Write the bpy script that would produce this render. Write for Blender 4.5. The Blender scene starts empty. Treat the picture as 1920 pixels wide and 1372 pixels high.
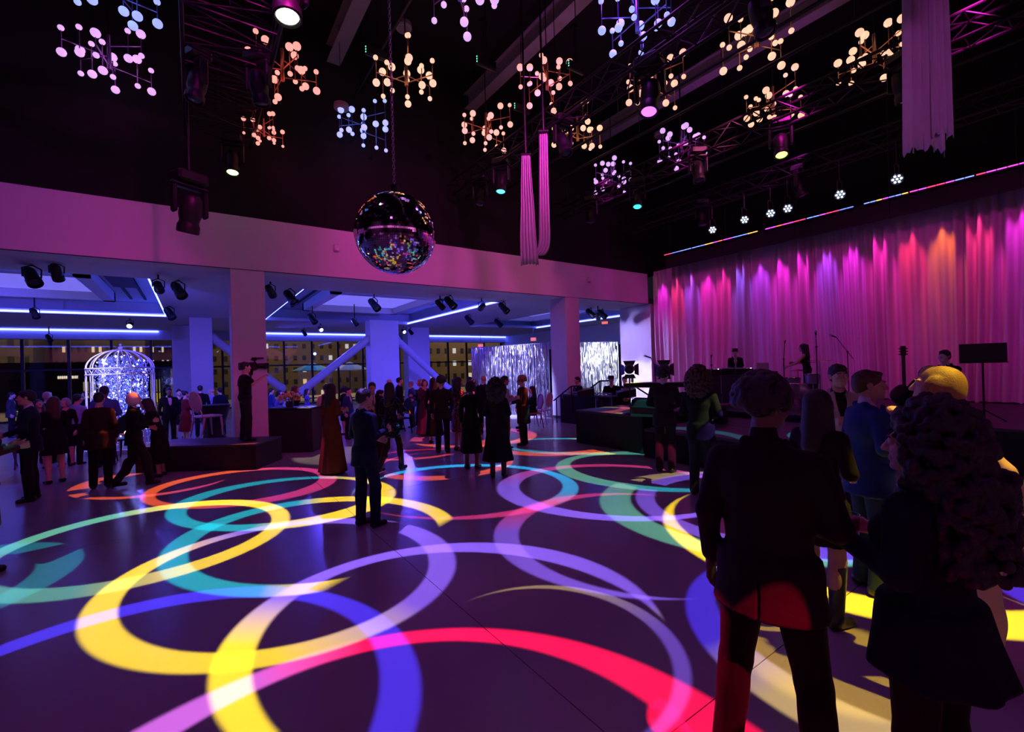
import bpy, math, random
import numpy as np
from mathutils import Matrix, Vector, Euler
random.seed(7); RNG = np.random.default_rng(11)
scene = bpy.context.scene
COL = scene.collection
PI = math.pi
R = math.radians

# ------------------------------------------------------------------ camera
CAM_H = 1.85; FOC = 853.3; YAW, PITCH, ROLL = R(34.973), R(0.091), R(-1.683)
_f = np.array([math.sin(YAW)*math.cos(PITCH), math.cos(YAW)*math.cos(PITCH), math.sin(PITCH)])
_r0 = np.array([math.cos(YAW), -math.sin(YAW), 0.0]); _u0 = np.cross(_r0, _f)
_r = math.cos(ROLL)*_r0 + math.sin(ROLL)*_u0
_u = -math.sin(ROLL)*_r0 + math.cos(ROLL)*_u0
cam = bpy.data.cameras.new('camera'); cam.sensor_width = 36; cam.lens = 36*FOC/1920; cam.clip_end = 400
cam_o = bpy.data.objects.new('camera', cam); COL.objects.link(cam_o)
M = Matrix.Identity(4)
for i in range(3):
    M[i][0] = _r[i]; M[i][1] = _u[i]; M[i][2] = -_f[i]
M[2][3] = CAM_H
cam_o.matrix_world = M
scene.camera = cam_o
def ray(x, y): return ((x-960)*_r - (y-686)*_u)/FOC + _f
def fl(x, y, z=0.0):                     # where the sight line through a picture point meets the height z
    d = ray(x, y); t = (z-CAM_H)/d[2]; return np.array([d[0]*t, d[1]*t, z])
def dep(x, y, d):                        # the point at a given distance along the view axis
    q = ray(x, y)*d; return np.array([q[0], q[1], q[2]+CAM_H])
def on(x, y, ax, val):
    d = ray(x, y); t = (val-(0, 0, CAM_H)[ax])/d[ax]; return np.array([d[0]*t, d[1]*t, d[2]*t+CAM_H])

# ------------------------------------------------------------------ world, exposure
vs = scene.view_settings; vs.view_transform = 'Standard'; vs.look = 'None'; vs.gamma = 1; vs.exposure = 0.0; vs.use_curve_mapping = False
w = bpy.data.worlds.new('night'); scene.world = w; w.use_nodes = True
w.node_tree.nodes['Background'].inputs[0].default_value = (0.006, 0.006, 0.010, 1); w.node_tree.nodes['Background'].inputs[1].default_value = 1.0
cy = scene.cycles
cy.use_denoising = True; cy.max_bounces = 5; cy.diffuse_bounces = 2; cy.glossy_bounces = 3; cy.transmission_bounces = 4; cy.transparent_max_bounces = 12
cy.sample_clamp_indirect = 3.0; cy.sample_clamp_direct = 0; cy.caustics_reflective = True; cy.blur_glossy = 0.3

def lin(r, g, b):
    return tuple(((c/255)/12.92 if c/255 <= 0.04045 else ((c/255+0.055)/1.055)**2.4) for c in (r, g, b))
def light(name, kind, loc, energy, color, aim=None, size=60, blend=0.5, radius=0.1):
    l = bpy.data.lights.new(name, kind); l.energy = energy; l.color = color
    if kind == 'SPOT': l.spot_size = R(size); l.spot_blend = blend; l.shadow_soft_size = radius
    elif kind == 'AREA': l.size = radius
    else: l.shadow_soft_size = radius
    o = bpy.data.objects.new(name, l); COL.objects.link(o); o.location = loc
    if aim is not None:
        o.rotation_euler = (Vector(aim)-Vector(loc)).to_track_quat('-Z', 'Y').to_euler()
    return o

# added washes for stage light and bounce: header walls, low violet on the floor
for x, c, e in ((-10, (.55, .02, .6), 1000), (-4, (.46, .03, .70), 1100), (1.0, (.95, .02, .48), 2300), (5.2, (.72, .03, .50), 2100), (9.6, (.72, .09, .30), 1500), (12.6, (.7, .03, .6), 800)):
    light('header_wash_fill', 'SPOT', (x, 5.0, 7.0), e*0.33, c, aim=(x+.6, 11.6, 4.3), size=85, blend=1.0, radius=.12)
for x, y in ((-3, -2), (3, 0), (6, 5), (0, 6)):
    light('floor_wash_fill', 'SPOT', (x, y, 8.5), 190, (.36, .03, .60), aim=(x+.5, y+1, 0), size=140, blend=1.0, radius=.3)
for x, y in ((-9, -11), (0, -11), (9, -11)):
    light('rear_wash_lamp', 'SPOT', (x, -4, 7), 4000, (.75, .12, .55), aim=(x, -10, 4.6), size=90, blend=1.0, radius=.2)
light('rear_wash_lamp', 'SPOT', (-6, 0, 7), 8000, (.7, .12, .65), aim=(-13, 0, 4.6), size=100, blend=1.0, radius=.2)

# gobo projectors: each throws rings of light, worked out as a mask over the direction of the beam
YEL, LAV, BLU, TEA, GRN, ORA, PNK, RED, CYA, PUR, TAN = ((1.35, .96, .006), (.24, .125, .88), (.055, .035, .88), (.0, .50, .56), (.13, .55, .33), (1, .13, .02), (.80, .05, .22),
    (1.0, .004, .055), (.01, .46, .85), (.42, .10, .50), (.55, .42, .16))
def C3(cx, cy_, r): return (cx, cy_, r, r, 0)
RINGS = dict(
 A=((.699, 4.754, 1.429, 1.601, .521), (.687, 4.773, 1.203, 1.406, .374), YEL, LAV, (.2, 4.0), (1.1, 4.3), 1.0),
 B=((-.474, 6.771, 1.451, 1.538, .336), (-.473, 6.768, 1.219, 1.281, .886), YEL, GRN, (-.1, 6.5), (-.9, 6.5), .95),
 C=((1.53, 3.105, 1.404, 1.562, .888), (1.543, 2.899, 1.248, 1.54, .411), YEL, LAV, (.62, 3.3), (1.05, 3.8), 1.0),
 D=((-.342, 3.287, 1.44, 1.641, .556), (-.492, 3.211, 1.43, 1.459, .656), BLU, BLU, (0, 0), (1, 0), .85),
 E=((.40, 1.38, 1.88, 1.88, 0), (.52, 1.64, 1.46, 1.46, 0), PUR, RED, (.2, 3.0), (.9, 3.0), 1.1),
 E2=(C3(2.03, 1.44, .19), C3(2.30, 1.60, .10), RED, RED, (0, 0), (1, 0), 1.0),  # small red disc added to light the suited man's jacket
 F=((1.137, 5.633, 1.431, 1.663, .475), (1.156, 5.594, 1.199, 1.43, .467), TEA, YEL, (1.0, 6.5), (1.35, 6.4), .9, (-.478, .878, 3.17)),
 G=((1.092, 7.468, 1.332, 1.632, .655), (1.097, 7.506, 1.152, 1.285, .826), TEA, YEL, (1.2, 7.5), (1.7, 7.2), .9),
 H=((.658, 8.899, 1.286, 1.561, .614), (.626, 8.927, 1.099, 1.251, .71), ORA, PNK, (.3, 8.9), (1.1, 8.7), .9),
 I=((-.633, 10.346, 1.076, 1.368, .484), (-.415, 10.306, 1.1, 1.1, 0), ORA, PNK, (-.4, 10), (.4, 9.6), .8),
 J=((-2.28, 6.37, 1.3, 1.3, 0), (-2.5, 6.3, 1.18, 1.18, 0), TEA, TEA, (0, 0), (1, 0), .35),
 K1=((5.131, 4.809, 1.541, 1.745, .667), (5.206, 4.736, 1.346, 1.526, .533), LAV, PNK, (5.0, 5.0), (5.9, 6.0), .85),
 K2=((3.459, 6.328, 1.562, 1.776, .563), (3.362, 6.336, 1.432, 1.608, .892), CYA, PNK, (3.9, 5.5), (3.4, 5.0), .8),
 L=((3.9, 3.42, 1.49, 1.49, 0), (4.05, 3.25, 1.44, 1.44, 0), LAV, PNK, (3.2, 4.0), (3.6, 4.6), .7),
 M=((5.73, 3.11, 1.81, 1.81, 0), (5.94, 2.94, 1.67, 1.67, 0), GRN, TAN, (5.2, 4.2), (5.8, 4.6), .75),
 N=((5.67, 1.9, 1.91, 1.91, 0), (5.85, 2.05, 1.78, 1.78, 0), YEL, YEL, (0, 0), (1, 0), 1.0),
 O=((6.11, 2.83, 1.79, 1.79, 0), (6.01, 2.91, 1.42, 1.42, 0), LAV, BLU, (5.0, 3.0), (6.2, 2.0), .85),
 P=((6.55, 5.2, 1.5, 1.7, .41), (6.524, 5.13, 1.149, 1.541, .25), TEA, GRN, (6.2, 4.6), (5.6, 5.4), .7),
 Q=((7.07, 7.819, 1.078, 1.626, .568), (7.048, 7.905, .837, 1.502, .627), TEA, YEL, (6.6, 7.2), (7.4, 6.6), .7),
 R=((6.16, 10.67, 1.68, 1.68, 0), (6.09, 10.65, 1.33, 1.33, 0), ORA, PNK, (6.0, 10), (6.4, 11), .75),
 S=((7.13, 8.57, 1.8, 1.8, 0), (7.25, 8.75, 1.62, 1.62, 0), ORA, PNK, (6.6, 8.0), (7.8, 8.6), .8),
 T=((3.906, 9.4, .956, .588, -.357), (3.95, 9.42, .80, .44, -.357), ORA, RED, (3.4, 9), (3.9, 9.6), .6),
 U=((3.98, 8.11, 1.35, 1.35, 0), (4.05, 8.24, 1.2, 1.2, 0), ORA, PNK, (3.9, 7.2), (4.4, 8.4), .8),
 W=((3.75, 1.07, 1.27, 1.27, 0), (3.93, 1.12, 1.12, 1.12, 0), BLU, (.75, .55, .18), (2.75, 1.75), (2.65, 1.25), .75),
 X=((1.85, 2.33, .87, .87, 0), (1.78, 2.36, .84, .84, 0), LAV, TAN, (2.6, 2.0), (2.7, 2.8), .5),
 V=((8.6, 2.2, 1.5, 1.5, 0), (8.75, 2.05, 1.42, 1.42, 0), TEA, LAV, (8.2, 3.0), (8.6, 2.0), .7),
 B1=(C3(-1.9, -1.6, 1.5), C3(-1.9, -1.55, 1.25), YEL, LAV, (-2.5, -1.6), (-1.2, -1.6), .9), B2=(C3(.6, -4.2, 1.5), C3(.6, -4.15, 1.25), TEA, YEL, (0, -4), (1.2, -4), .9), B3=(C3(-.9, -3.0, 1.5), C3(-.85, -3.0, 1.25), BLU, LAV, (-1, -3), (0, -3), .9), B4=(C3(2.6, -3.4, 1.5), C3(2.6, -3.35, 1.25), YEL, ORA, (2, -3), (3.2, -3), .9),
 Y2=((6.0, -.3, 1.38, 1.38, 0), (6.05, -.35, 1.0, 1.0, 0), BLU, LAV, (5.4, .8), (6.6, 1.0), .9),
 Z2=((7.9, -.2, 1.5, 1.5, 0), (7.95, -.25, 1.18, 1.18, 0), LAV, YEL, (7.6, 1.0), (8.6, .6), .9),
 Z=((7.4, 1.3, 1.5, 1.5, 0), (7.3, 1.35, 1.2, 1.2, 0), LAV, BLU, (7.4, 2.4), (7.0, .9), .8))
GOBO_Z = 6.2
PROJ = [((1.05, 6.1, GOBO_Z), 'AFGCDXE', 1), ((.75, 10.9, 5.98), 'BHI', 1), ((6.1, 8.98, 6.0), ('K2', 'R', 'T', 'U'), 1), ((10.0, 4.41, 6.0), ('V',), 1), ((9.84, 7.99, 6.0), ('Q', 'S'), 1),
        ((6.4, 4.9, 6.05), ('P',), 1), ((.25, -2.9, 6.4), ('E2', 'B1', 'B2', 'B3', 'B4'), 1), ((-3.2, 5.6, 6.2), ('J',), 1), ((6.8, -1.6, 6.4), ('M', 'O', 'Z', 'Y2', 'Z2'), 1), ((3.7, 1.0, 6.4), ('L', 'K1'), 1), ((4.6, .2, 6.4), ('W',), 1), ((3.6, .35, 6.4), ('N',), 1)]
def gobo(loc, names):
    o = light('gobo_projector_beam', 'SPOT', loc, 1000, (1, 1, 1), size=120, blend=.05, radius=.012)
    l = o.data; l.use_nodes = True; nt = l.node_tree; N = nt.nodes; L = nt.links
    em = next(n for n in N if n.type == 'EMISSION')
    g = N.new('ShaderNodeNewGeometry'); sp = N.new('ShaderNodeSeparateXYZ'); L.new(g.outputs['Normal'], sp.inputs[0])
    def mt(op, a, b=None, c=None, clamp=False):
        m = N.new('ShaderNodeMath'); m.operation = op; m.use_clamp = clamp
        for i, q in enumerate((a, b, c)):
            if q is None: continue
            if isinstance(q, (int, float)): m.inputs[i].default_value = q
            else: L.new(q, m.inputs[i])
        return m.outputs[0]
    k = mt('DIVIDE', -loc[2], sp.outputs[2])                       # distance to the floor along the beam
    X = mt('MULTIPLY_ADD', sp.outputs[0], k, loc[0]); Y = mt('MULTIPLY_ADD', sp.outputs[1], k, loc[1])
    cb = N.new('ShaderNodeCombineXYZ'); L.new(X, cb.inputs[0]); L.new(Y, cb.inputs[1]); cb.inputs[2].default_value = 1
    def dot(vec):
        n = N.new('ShaderNodeVectorMath'); n.operation = 'DOT_PRODUCT'; L.new(cb.outputs[0], n.inputs[0]); n.inputs[1].default_value = vec; return n.outputs['Value']
    def inside(e, soft):
        cx, cy_, a, b, th = e; c, s = math.cos(th), math.sin(th)
        u = dot((c/a, s/a, -(c*cx+s*cy_)/a)); v = dot((-s/b, c/b, (s*cx-c*cy_)/b))
        m = mt('SQRT', mt('MULTIPLY_ADD', u, u, mt('MULTIPLY', v, v)))
        return mt('MULTIPLY_ADD', m, -1/soft, 1/soft+.5, clamp=True)   # 1 inside, 0 outside
    tot = None
    for nm in names:
        eo, ei, c1, c2, p1, p2, st = RINGS[nm][:7]
        mask = mt('MULTIPLY', inside(eo, .022), mt('SUBTRACT', 1.0, inside(ei, .022)))
        if len(RINGS[nm]) > 7:                                     # straight cut in the mask, standing in for a shadow across the ring
            hx, hy, hd = RINGS[nm][7]; mask = mt('MULTIPLY', mask, mt('MULTIPLY', dot((hx, hy, -hd)), 8.0, clamp=True))
        d = (p2[0]-p1[0], p2[1]-p1[1]); n2 = d[0]**2+d[1]**2
        t = mt('ADD', dot((d[0]/n2, d[1]/n2, -(p1[0]*d[0]+p1[1]*d[1])/n2)), 0.0, clamp=True)
        mx = N.new('ShaderNodeMix'); mx.data_type = 'RGBA'; L.new(t, mx.inputs[0]); mx.inputs[6].default_value = (*c1, 1); mx.inputs[7].default_value = (*c2, 1)
        h = math.hypot(eo[0]-loc[0], eo[1]-loc[1]); r2 = h*h+loc[2]**2; comp = r2/(loc[2]/math.sqrt(r2))/36.0
        sc = N.new('ShaderNodeVectorMath'); sc.operation = 'SCALE'; L.new(mx.outputs[2], sc.inputs[0]); L.new(mt('MULTIPLY', mask, st*comp), sc.inputs[3])
        if tot is None: tot = sc.outputs[0]
        else:
            ad = N.new('ShaderNodeVectorMath'); ad.operation = 'ADD'; L.new(tot, ad.inputs[0]); L.new(sc.outputs[0], ad.inputs[1]); tot = ad.outputs[0]
    L.new(tot, em.inputs['Color']); em.inputs['Strength'].default_value = GOBO_GAIN
    return o
GOBO_GAIN = 5.0
for loc, names, _ in PROJ: gobo(loc, list(names))

# stage light bar: colour columns raked down the curtain
CUR_X = 15.03
BARC = [(.9, .02, .75), (1, .03, .2), (.45, .08, 1), (1, .02, .6), (.9, .02, .35), (.25, .10, 1), (.55, .04, 1), (1, .02, .8), (.95, .02, .7), (.5, .05, 1), (.9, .02, .8), (1, .02, .45), (1, .03, .12), (1, .16, .02), (1, .03, .2), (.7, .02, .6), (.2, .08, 1), (.6, .03, .9), (.9, .02, .5), (.4, .05, 1), (.9, .02, .6)]
BAR_Y = [11.1-.62*i for i in range(21)]
for yb, c in zip(BAR_Y, BARC):
    light('curtain_bar_lamp', 'SPOT', (14.62, yb, 5.62), 330, c, aim=(15.0, yb-.06, 4.0), size=30, blend=.9, radius=.03)
for yb in (10.5, 8, 5.5, 3, .5):
    light('curtain_wash_lamp', 'SPOT', (9.5, yb-1.5, 7.2), 430, (1, .02, .62), aim=(15, yb, 2.6), size=62, blend=1, radius=.2)

# lower room: blue track lamps
for x, y, tx, ty, e in ((-.6, 13.2, .2, 22, 700), (-4.5, 15, -6, 24, 900), (-2.0, 22.9, -2.5, 16, 500), (1.7, 13.0, 4.0, 17, 900), (8.0, 13.2, 10.0, 24, 900), (5, 22.8, 5.5, 15.5, 700), (12.3, 14, 10.4, 12.6, 160), (13.2, 15.0, 11.6, 20, 800), (9.2, 23, 9, 16, 500), (3.0, 27, 7.0, 20, 800)):
    light('blue_track_lamp', 'SPOT', (x, y, 3.85), e*2.1, (.085, .055, 1.0), aim=(tx, ty, .9), size=75, blend=.9, radius=.06)
light('tinsel_lamp', 'SPOT', (13.4, 13.0, 3.7), 14000, (.75, .78, 1.0), aim=(16.9, 16.2, 1.5), size=42, blend=.9, radius=.08)
light('tinsel_lamp', 'SPOT', (6.6, 13.2, 3.8), 20000, (.36, .36, 1.0), aim=(10.1, 14.2, 1.2), size=52, blend=.9, radius=.08)
light('bar_lamp', 'SPOT', (2.6, 13.2, 3.9), 520, (1.0, .86, .62), aim=(2.62, 11.1, .6), size=24, blend=.25, radius=.04)
light('bower_lamp', 'SPOT', (-2.2, 12.8, 3.9), 900, (.55, .55, 1), aim=(-2.0, 15.4, 1.5), size=40, blend=.9, radius=.06)
# added warm fill lights, out of view, on the facades across the street
for x, y, e in ((-22, 62, 5000), (-8, 66, 4000), (14, 60, 6000), (34, 52, 5000), (60, 58, 5000)): light('facade_fill', 'POINT', (x, y, 13), e*1.6, (1, .66, .34), radius=.4)
light('added_yellow_beam', 'SPOT', (5.0, -1.0, 6.4), 2600, (1, .66, .04), aim=(3.55, .72, 1.35), size=8.5, blend=.3, radius=.03)  # narrow beam added to gild the blond woman
light('side_wall_fill', 'SPOT', (12.0, 13.6, 3.8), 800, (.40, .33, 1), aim=(14.9, 12.4, 2.2), size=70, blend=1, radius=.08)  # added fill that brightens the white side wall
for x, y in ((6.2, 7.6), (10.9, 4.6), (10.9, 6.8)): light('roof_beam_fill', 'SPOT', (x, y, 7.3), 60, (.55, .04, .7), aim=(x+.6, y+.6, 9.45), size=80, blend=1, radius=.1)  # violet fills added to tint the roof beams
q_ = dep(1735, 160, 5.9); light('drape_fill', 'SPOT', (2.2, -1.2, 6.6), 330, (.6, .10, .62), aim=tuple(q_), size=30, blend=1, radius=.1)  # added violet fill, lifts the hanging drape
q_ = dep(1003, 380, 9.0); light('loop_fill', 'SPOT', (3.4, 1.0, 6.6), 210, (1, .2, .42), aim=tuple(q_), size=26, blend=1, radius=.1)  # added pink fill for the fabric loop
# ------------------------------------------------------------------ materials
MATS = {}
def mat(name, col=(.5, .5, .5), rough=.6, metal=0.0, emit=None, es=0.0, noise=.12, nscale=8.0, bump=0.0, bscale=40.0, sheen=0.0, spec=.5, trans=0.0, alpha=1.0, nosample=False, ior=1.45):
    if name in MATS: return MATS[name]
    m = bpy.data.materials.new(name); m.use_nodes = True; nt = m.node_tree; N = nt.nodes; L = nt.links
    b = N['Principled BSDF']
    b.inputs['Roughness'].default_value = rough; b.inputs['Metallic'].default_value = metal
    b.inputs['Specular IOR Level'].default_value = spec; b.inputs['IOR'].default_value = ior
    if sheen: b.inputs['Sheen Weight'].default_value = sheen
    if trans: b.inputs['Transmission Weight'].default_value = trans
    if alpha < 1: b.inputs['Alpha'].default_value = alpha
    tc = N.new('ShaderNodeTexCoord')
    if noise:
        nz = N.new('ShaderNodeTexNoise'); nz.inputs['Scale'].default_value = nscale; nz.inputs['Detail'].default_value = 3; L.new(tc.outputs['Object'], nz.inputs['Vector'])
        mx = N.new('ShaderNodeMix'); mx.data_type = 'RGBA'; L.new(nz.outputs['Fac'], mx.inputs[0])
        mx.inputs[6].default_value = (*[c*(1-noise) for c in col], 1); mx.inputs[7].default_value = (*[min(1, c*(1+noise)) for c in col], 1)
        L.new(mx.outputs[2], b.inputs['Base Color'])
    else: b.inputs['Base Color'].default_value = (*col, 1)
    if bump:
        nb = N.new('ShaderNodeTexNoise'); nb.inputs['Scale'].default_value = bscale; nb.inputs['Detail'].default_value = 4; L.new(tc.outputs['Object'], nb.inputs['Vector'])
        bp = N.new('ShaderNodeBump'); bp.inputs['Strength'].default_value = bump; bp.inputs['Distance'].default_value = .01
        L.new(nb.outputs['Fac'], bp.inputs['Height']); L.new(bp.outputs['Normal'], b.inputs['Normal'])
    if emit:
        b.inputs['Emission Color'].default_value = (*emit, 1); b.inputs['Emission Strength'].default_value = es
        if nosample: m.cycles.emission_sampling = 'NONE'
    MATS[name] = m
    return m
def glitter(name, col, rough=.25, scale=90.0, metal=.9, bump=.9):
    if name in MATS: return MATS[name]
    m = mat(name, col, rough, metal); nt = m.node_tree; N = nt.nodes; L = nt.links; b = N['Principled BSDF']
    tc = next(n for n in N if n.type == 'TEX_COORD'); v = N.new('ShaderNodeTexVoronoi'); v.inputs['Scale'].default_value = scale; L.new(tc.outputs['Object'], v.inputs['Vector'])
    g = N.new('ShaderNodeNewGeometry'); a = N.new('ShaderNodeVectorMath'); a.operation = 'MULTIPLY_ADD'; L.new(v.outputs['Color'], a.inputs[0]); a.inputs[1].default_value = (bump,)*3; a.inputs[2].default_value = (-bump/2,)*3
    c = N.new('ShaderNodeVectorMath'); c.operation = 'ADD'; L.new(a.outputs[0], c.inputs[0]); L.new(g.outputs['Normal'], c.inputs[1]); n2 = N.new('ShaderNodeVectorMath'); n2.operation = 'NORMALIZE'; L.new(c.outputs[0], n2.inputs[0]); L.new(n2.outputs[0], b.inputs['Normal'])
    return m
BLACKM = mat('black_metal', (.012, .012, .014), .45, .3)
BLACKP = mat('black_paint', (.010, .010, .012), .8)
WHITEP = mat('white_wall_paint', (.62, .60, .60), .75, noise=.03, bump=.03, bscale=120)
CHROME = mat('chrome', (.8, .8, .82), .15, 1.0, noise=0)
STEEL = mat('brushed_steel', (.45, .45, .48), .35, 1.0)
CLOTHB = mat('black_cloth', (.012, .012, .014), .9, sheen=.1, bump=.1)

# ------------------------------------------------------------------ mesh helpers
class MB:
    def __init__(s): s.v = []; s.f = []
    def add(s, v, f):
        o = len(s.v); s.v += [tuple(map(float, p)) for p in v]; s.f += [tuple(i+o for i in q) for q in f]; return s
    def box(s, x0, y0, z0, x1, y1, z1):
        v = [(x0, y0, z0), (x1, y0, z0), (x1, y1, z0), (x0, y1, z0), (x0, y0, z1), (x1, y0, z1), (x1, y1, z1), (x0, y1, z1)]
        return s.add(v, [(0, 3, 2, 1), (4, 5, 6, 7), (0, 1, 5, 4), (1, 2, 6, 5), (2, 3, 7, 6), (3, 0, 4, 7)])
    def rbox(s, x0, y0, z0, x1, y1, z1, b=.01):      # box with chamfered edges all round
        cx, cy_, cz = (x0+x1)/2, (y0+y1)/2, (z0+z1)/2; hx, hy, hz = abs(x1-x0)/2, abs(y1-y0)/2, abs(z1-z0)/2; b = min(b, hx*.9, hy*.9, hz*.9)
        rings = []
        for z, i in ((-hz, b), (-hz+b, 0), (hz-b, 0), (hz, b)):
            X, Y = hx-i, hy-i; c = min(b, X*.9, Y*.9)
            rings.append([(cx+a, cy_+q, cz+z) for a, q in ((X-c, -Y), (X, -Y+c), (X, Y-c), (X-c, Y), (-X+c, Y), (-X, Y-c), (-X, -Y+c), (-X+c, -Y))])
        v = sum(rings, []); f = [tuple(range(7, -1, -1)), tuple(range(24, 32))]
        for k in range(3):
            for i in range(8): j = (i+1) % 8; f.append((k*8+i, k*8+j, k*8+8+j, k*8+8+i))
        return s.add(v, f)
    def cyl(s, p0, p1, r0, r1=None, n=10, cap=True):
        r1 = r0 if r1 is None else r1; p0 = np.array(p0, float); p1 = np.array(p1, float); d = p1-p0; L_ = np.linalg.norm(d)
        if L_ < 1e-9: return s
        d /= L_; a = np.array([1., 0, 0]) if abs(d[0]) < .8 else np.array([0., 1, 0]); u = np.cross(d, a); u /= np.linalg.norm(u); w_ = np.cross(d, u)
        v = []
        for p, r in ((p0, r0), (p1, r1)):
            for i in range(n): t = 2*PI*i/n; v.append(p+r*(math.cos(t)*u+math.sin(t)*w_))
        f = [(i, (i+1) % n, n+(i+1) % n, n+i) for i in range(n)]
        if cap: f += [tuple(range(n-1, -1, -1)), tuple(range(n, 2*n))]
        return s.add(v, f)
    def tube(s, pts, r, n=8, closed=False):
        pts = [np.array(p, float) for p in pts]; m = len(pts); rr = r if hasattr(r, '__len__') else [r]*m
        v = []; up = None
        for i, p in enumerate(pts):
            a = pts[(i-1) % m] if (closed or i > 0) else p; b = pts[(i+1) % m] if (closed or i < m-1) else p
            t = b-a; t /= max(np.linalg.norm(t), 1e-9)
            if up is None: up = np.array([0, 0, 1.]) if abs(t[2]) < .9 else np.array([1., 0, 0])
            u = np.cross(t, up); nu = np.linalg.norm(u)
            u = u/nu if nu > 1e-6 else np.array([1., 0, 0]); w_ = np.cross(u, t); up = w_
            for k in range(n): q = 2*PI*k/n; v.append(p+rr[i]*(math.cos(q)*u+math.sin(q)*w_))
        f = []
        for i in range(m if closed else m-1):
            j = (i+1) % m
            for k in range(n): k2 = (k+1) % n; f.append((i*n+k, i*n+k2, j*n+k2, j*n+k))
        if not closed: f += [tuple(range(n-1, -1, -1)), tuple(range((m-1)*n, m*n))]
        return s.add(v, f)
    def sphere(s, c, r, seg=14, rings=8, sc=(1, 1, 1)):
        v = [(c[0], c[1], c[2]-r*sc[2])]
        for i in range(1, rings):
            t = PI*i/rings-PI/2
            for k in range(seg): q = 2*PI*k/seg; v.append((c[0]+r*sc[0]*math.cos(t)*math.cos(q), c[1]+r*sc[1]*math.cos(t)*math.sin(q), c[2]+r*sc[2]*math.sin(t)))
        v.append((c[0], c[1], c[2]+r*sc[2])); f = []
        for k in range(seg): f.append((0, 1+(k+1) % seg, 1+k))
        for i in range(rings-2):
            for k in range(seg): a = 1+i*seg; k2 = (k+1) % seg; f.append((a+k, a+k2, a+seg+k2, a+seg+k))
        a = 1+(rings-2)*seg
        for k in range(seg): f.append((a+k, a+(k+1) % seg, len(v)-1))
        return s.add(v, f)
    def lathe(s, prof, n=24, c=(0, 0, 0)):
        v = []; f = []
        for r, z in prof:
            for k in range(n): q = 2*PI*k/n; v.append((c[0]+r*math.cos(q), c[1]+r*math.sin(q), c[2]+z))
        for i in range(len(prof)-1):
            for k in range(n): k2 = (k+1) % n; f.append((i*n+k, i*n+k2, (i+1)*n+k2, (i+1)*n+k))
        return s.add(v, f)
    def prism(s, poly, z0, z1):
        n = len(poly); v = [(x, y, z0) for x, y in poly]+[(x, y, z1) for x, y in poly]
        f = [tuple(range(n-1, -1, -1)), tuple(range(n, 2*n))]+[(i, (i+1) % n, n+(i+1) % n, n+i) for i in range(n)]
        return s.add(v, f)
    def xf(s, Mx):
        s.v = [tuple(Mx @ Vector(p)) for p in s.v]; return s
    def mesh(s, name, m, smooth=True):
        me = bpy.data.meshes.new(name); me.from_pydata(s.v, [], s.f); me.materials.append(m)
        if smooth:
            try: me.shade_auto_smooth() if False else me.polygons.foreach_set('use_smooth', [True]*len(me.polygons))
            except Exception: pass
            me.set_sharp_from_angle(angle=R(38))
        me.update(); return me
    def build(s, name, m, parent=None, smooth=True, loc=None):
        return obj(name, s.mesh(name, m, smooth), parent, loc)
def obj(name, me, parent=None, loc=None, rot=None):
    o = bpy.data.objects.new(name, me); COL.objects.link(o)
    if parent is not None: o.parent = parent
    if loc is not None: o.location = tuple(map(float, loc))
    if rot is not None: o.rotation_euler = rot
    return o
def tag(o, label, cat, group=None, kind=None):
    o['label'] = label; o['category'] = cat
    if group: o['group'] = group
    if kind: o['kind'] = kind
    return o
def thing(name, label, cat, loc=(0, 0, 0), rz=0, group=None):
    o = bpy.data.objects.new(name, None); COL.objects.link(o); o.location = tuple(map(float, loc)); o.rotation_euler = (0, 0, rz); o.empty_display_size = .1
    return tag(o, label, cat, group)
def struct(name, mb, m, label=None, cat=None, smooth=False, parent=None):
    o = mb.build(name, m, parent, smooth)
    if parent is None:
        o['kind'] = 'structure'
        if label: o['label'] = label; o['category'] = cat or name.split('_')[0]
    return o
def bx(*a): return MB().box(*a)

# ------------------------------------------------------------------ the hall
HY, HB, HT = 11.615, 4.18, 5.35          # header plane, its bottom and its top
CEIL = 10.4
def floor_mat():
    m = mat('polished_concrete', (.30, .27, .30), .2, noise=.10, nscale=1.3); nt = m.node_tree; N = nt.nodes; L = nt.links; b = N['Principled BSDF']
    tc = next(n for n in N if n.type == 'TEX_COORD')
    nz = N.new('ShaderNodeTexNoise'); nz.inputs['Scale'].default_value = 3.0; nz.inputs['Detail'].default_value = 6; L.new(tc.outputs['Object'], nz.inputs['Vector'])
    mr = N.new('ShaderNodeMapRange'); mr.inputs['To Min'].default_value = .17; mr.inputs['To Max'].default_value = .27; L.new(nz.outputs['Fac'], mr.inputs['Value']); L.new(mr.outputs[0], b.inputs['Roughness'])
    n2 = N.new('ShaderNodeTexNoise'); n2.inputs['Scale'].default_value = 60; n2.inputs['Detail'].default_value = 2; L.new(tc.outputs['Object'], n2.inputs['Vector'])
    bp = N.new('ShaderNodeBump'); bp.inputs['Strength'].default_value = .04; bp.inputs['Distance'].default_value = .01; L.new(n2.outputs['Fac'], bp.inputs['Height']); L.new(bp.outputs['Normal'], b.inputs['Normal'])
    b.inputs['Specular IOR Level'].default_value = .42
    return m
FLOORM = floor_mat()
flo = struct('floor', bx(-14, -14.5, -.3, 24, 31, -.02), mat('joint_grout', (.02, .02, .02), .9), 'dark polished concrete floor in large slabs with thin joints', 'floor')
JX = [-14, -12.15, -7.55, -2.95, 1.65, 6.25, 10.85, 15.45, 20.05, 24]; JY = [-14.5, -12.36, -7.76, -3.16, 1.44, 6.9, 11.5, 16.1, 20.7, 25.3, 31]
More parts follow.
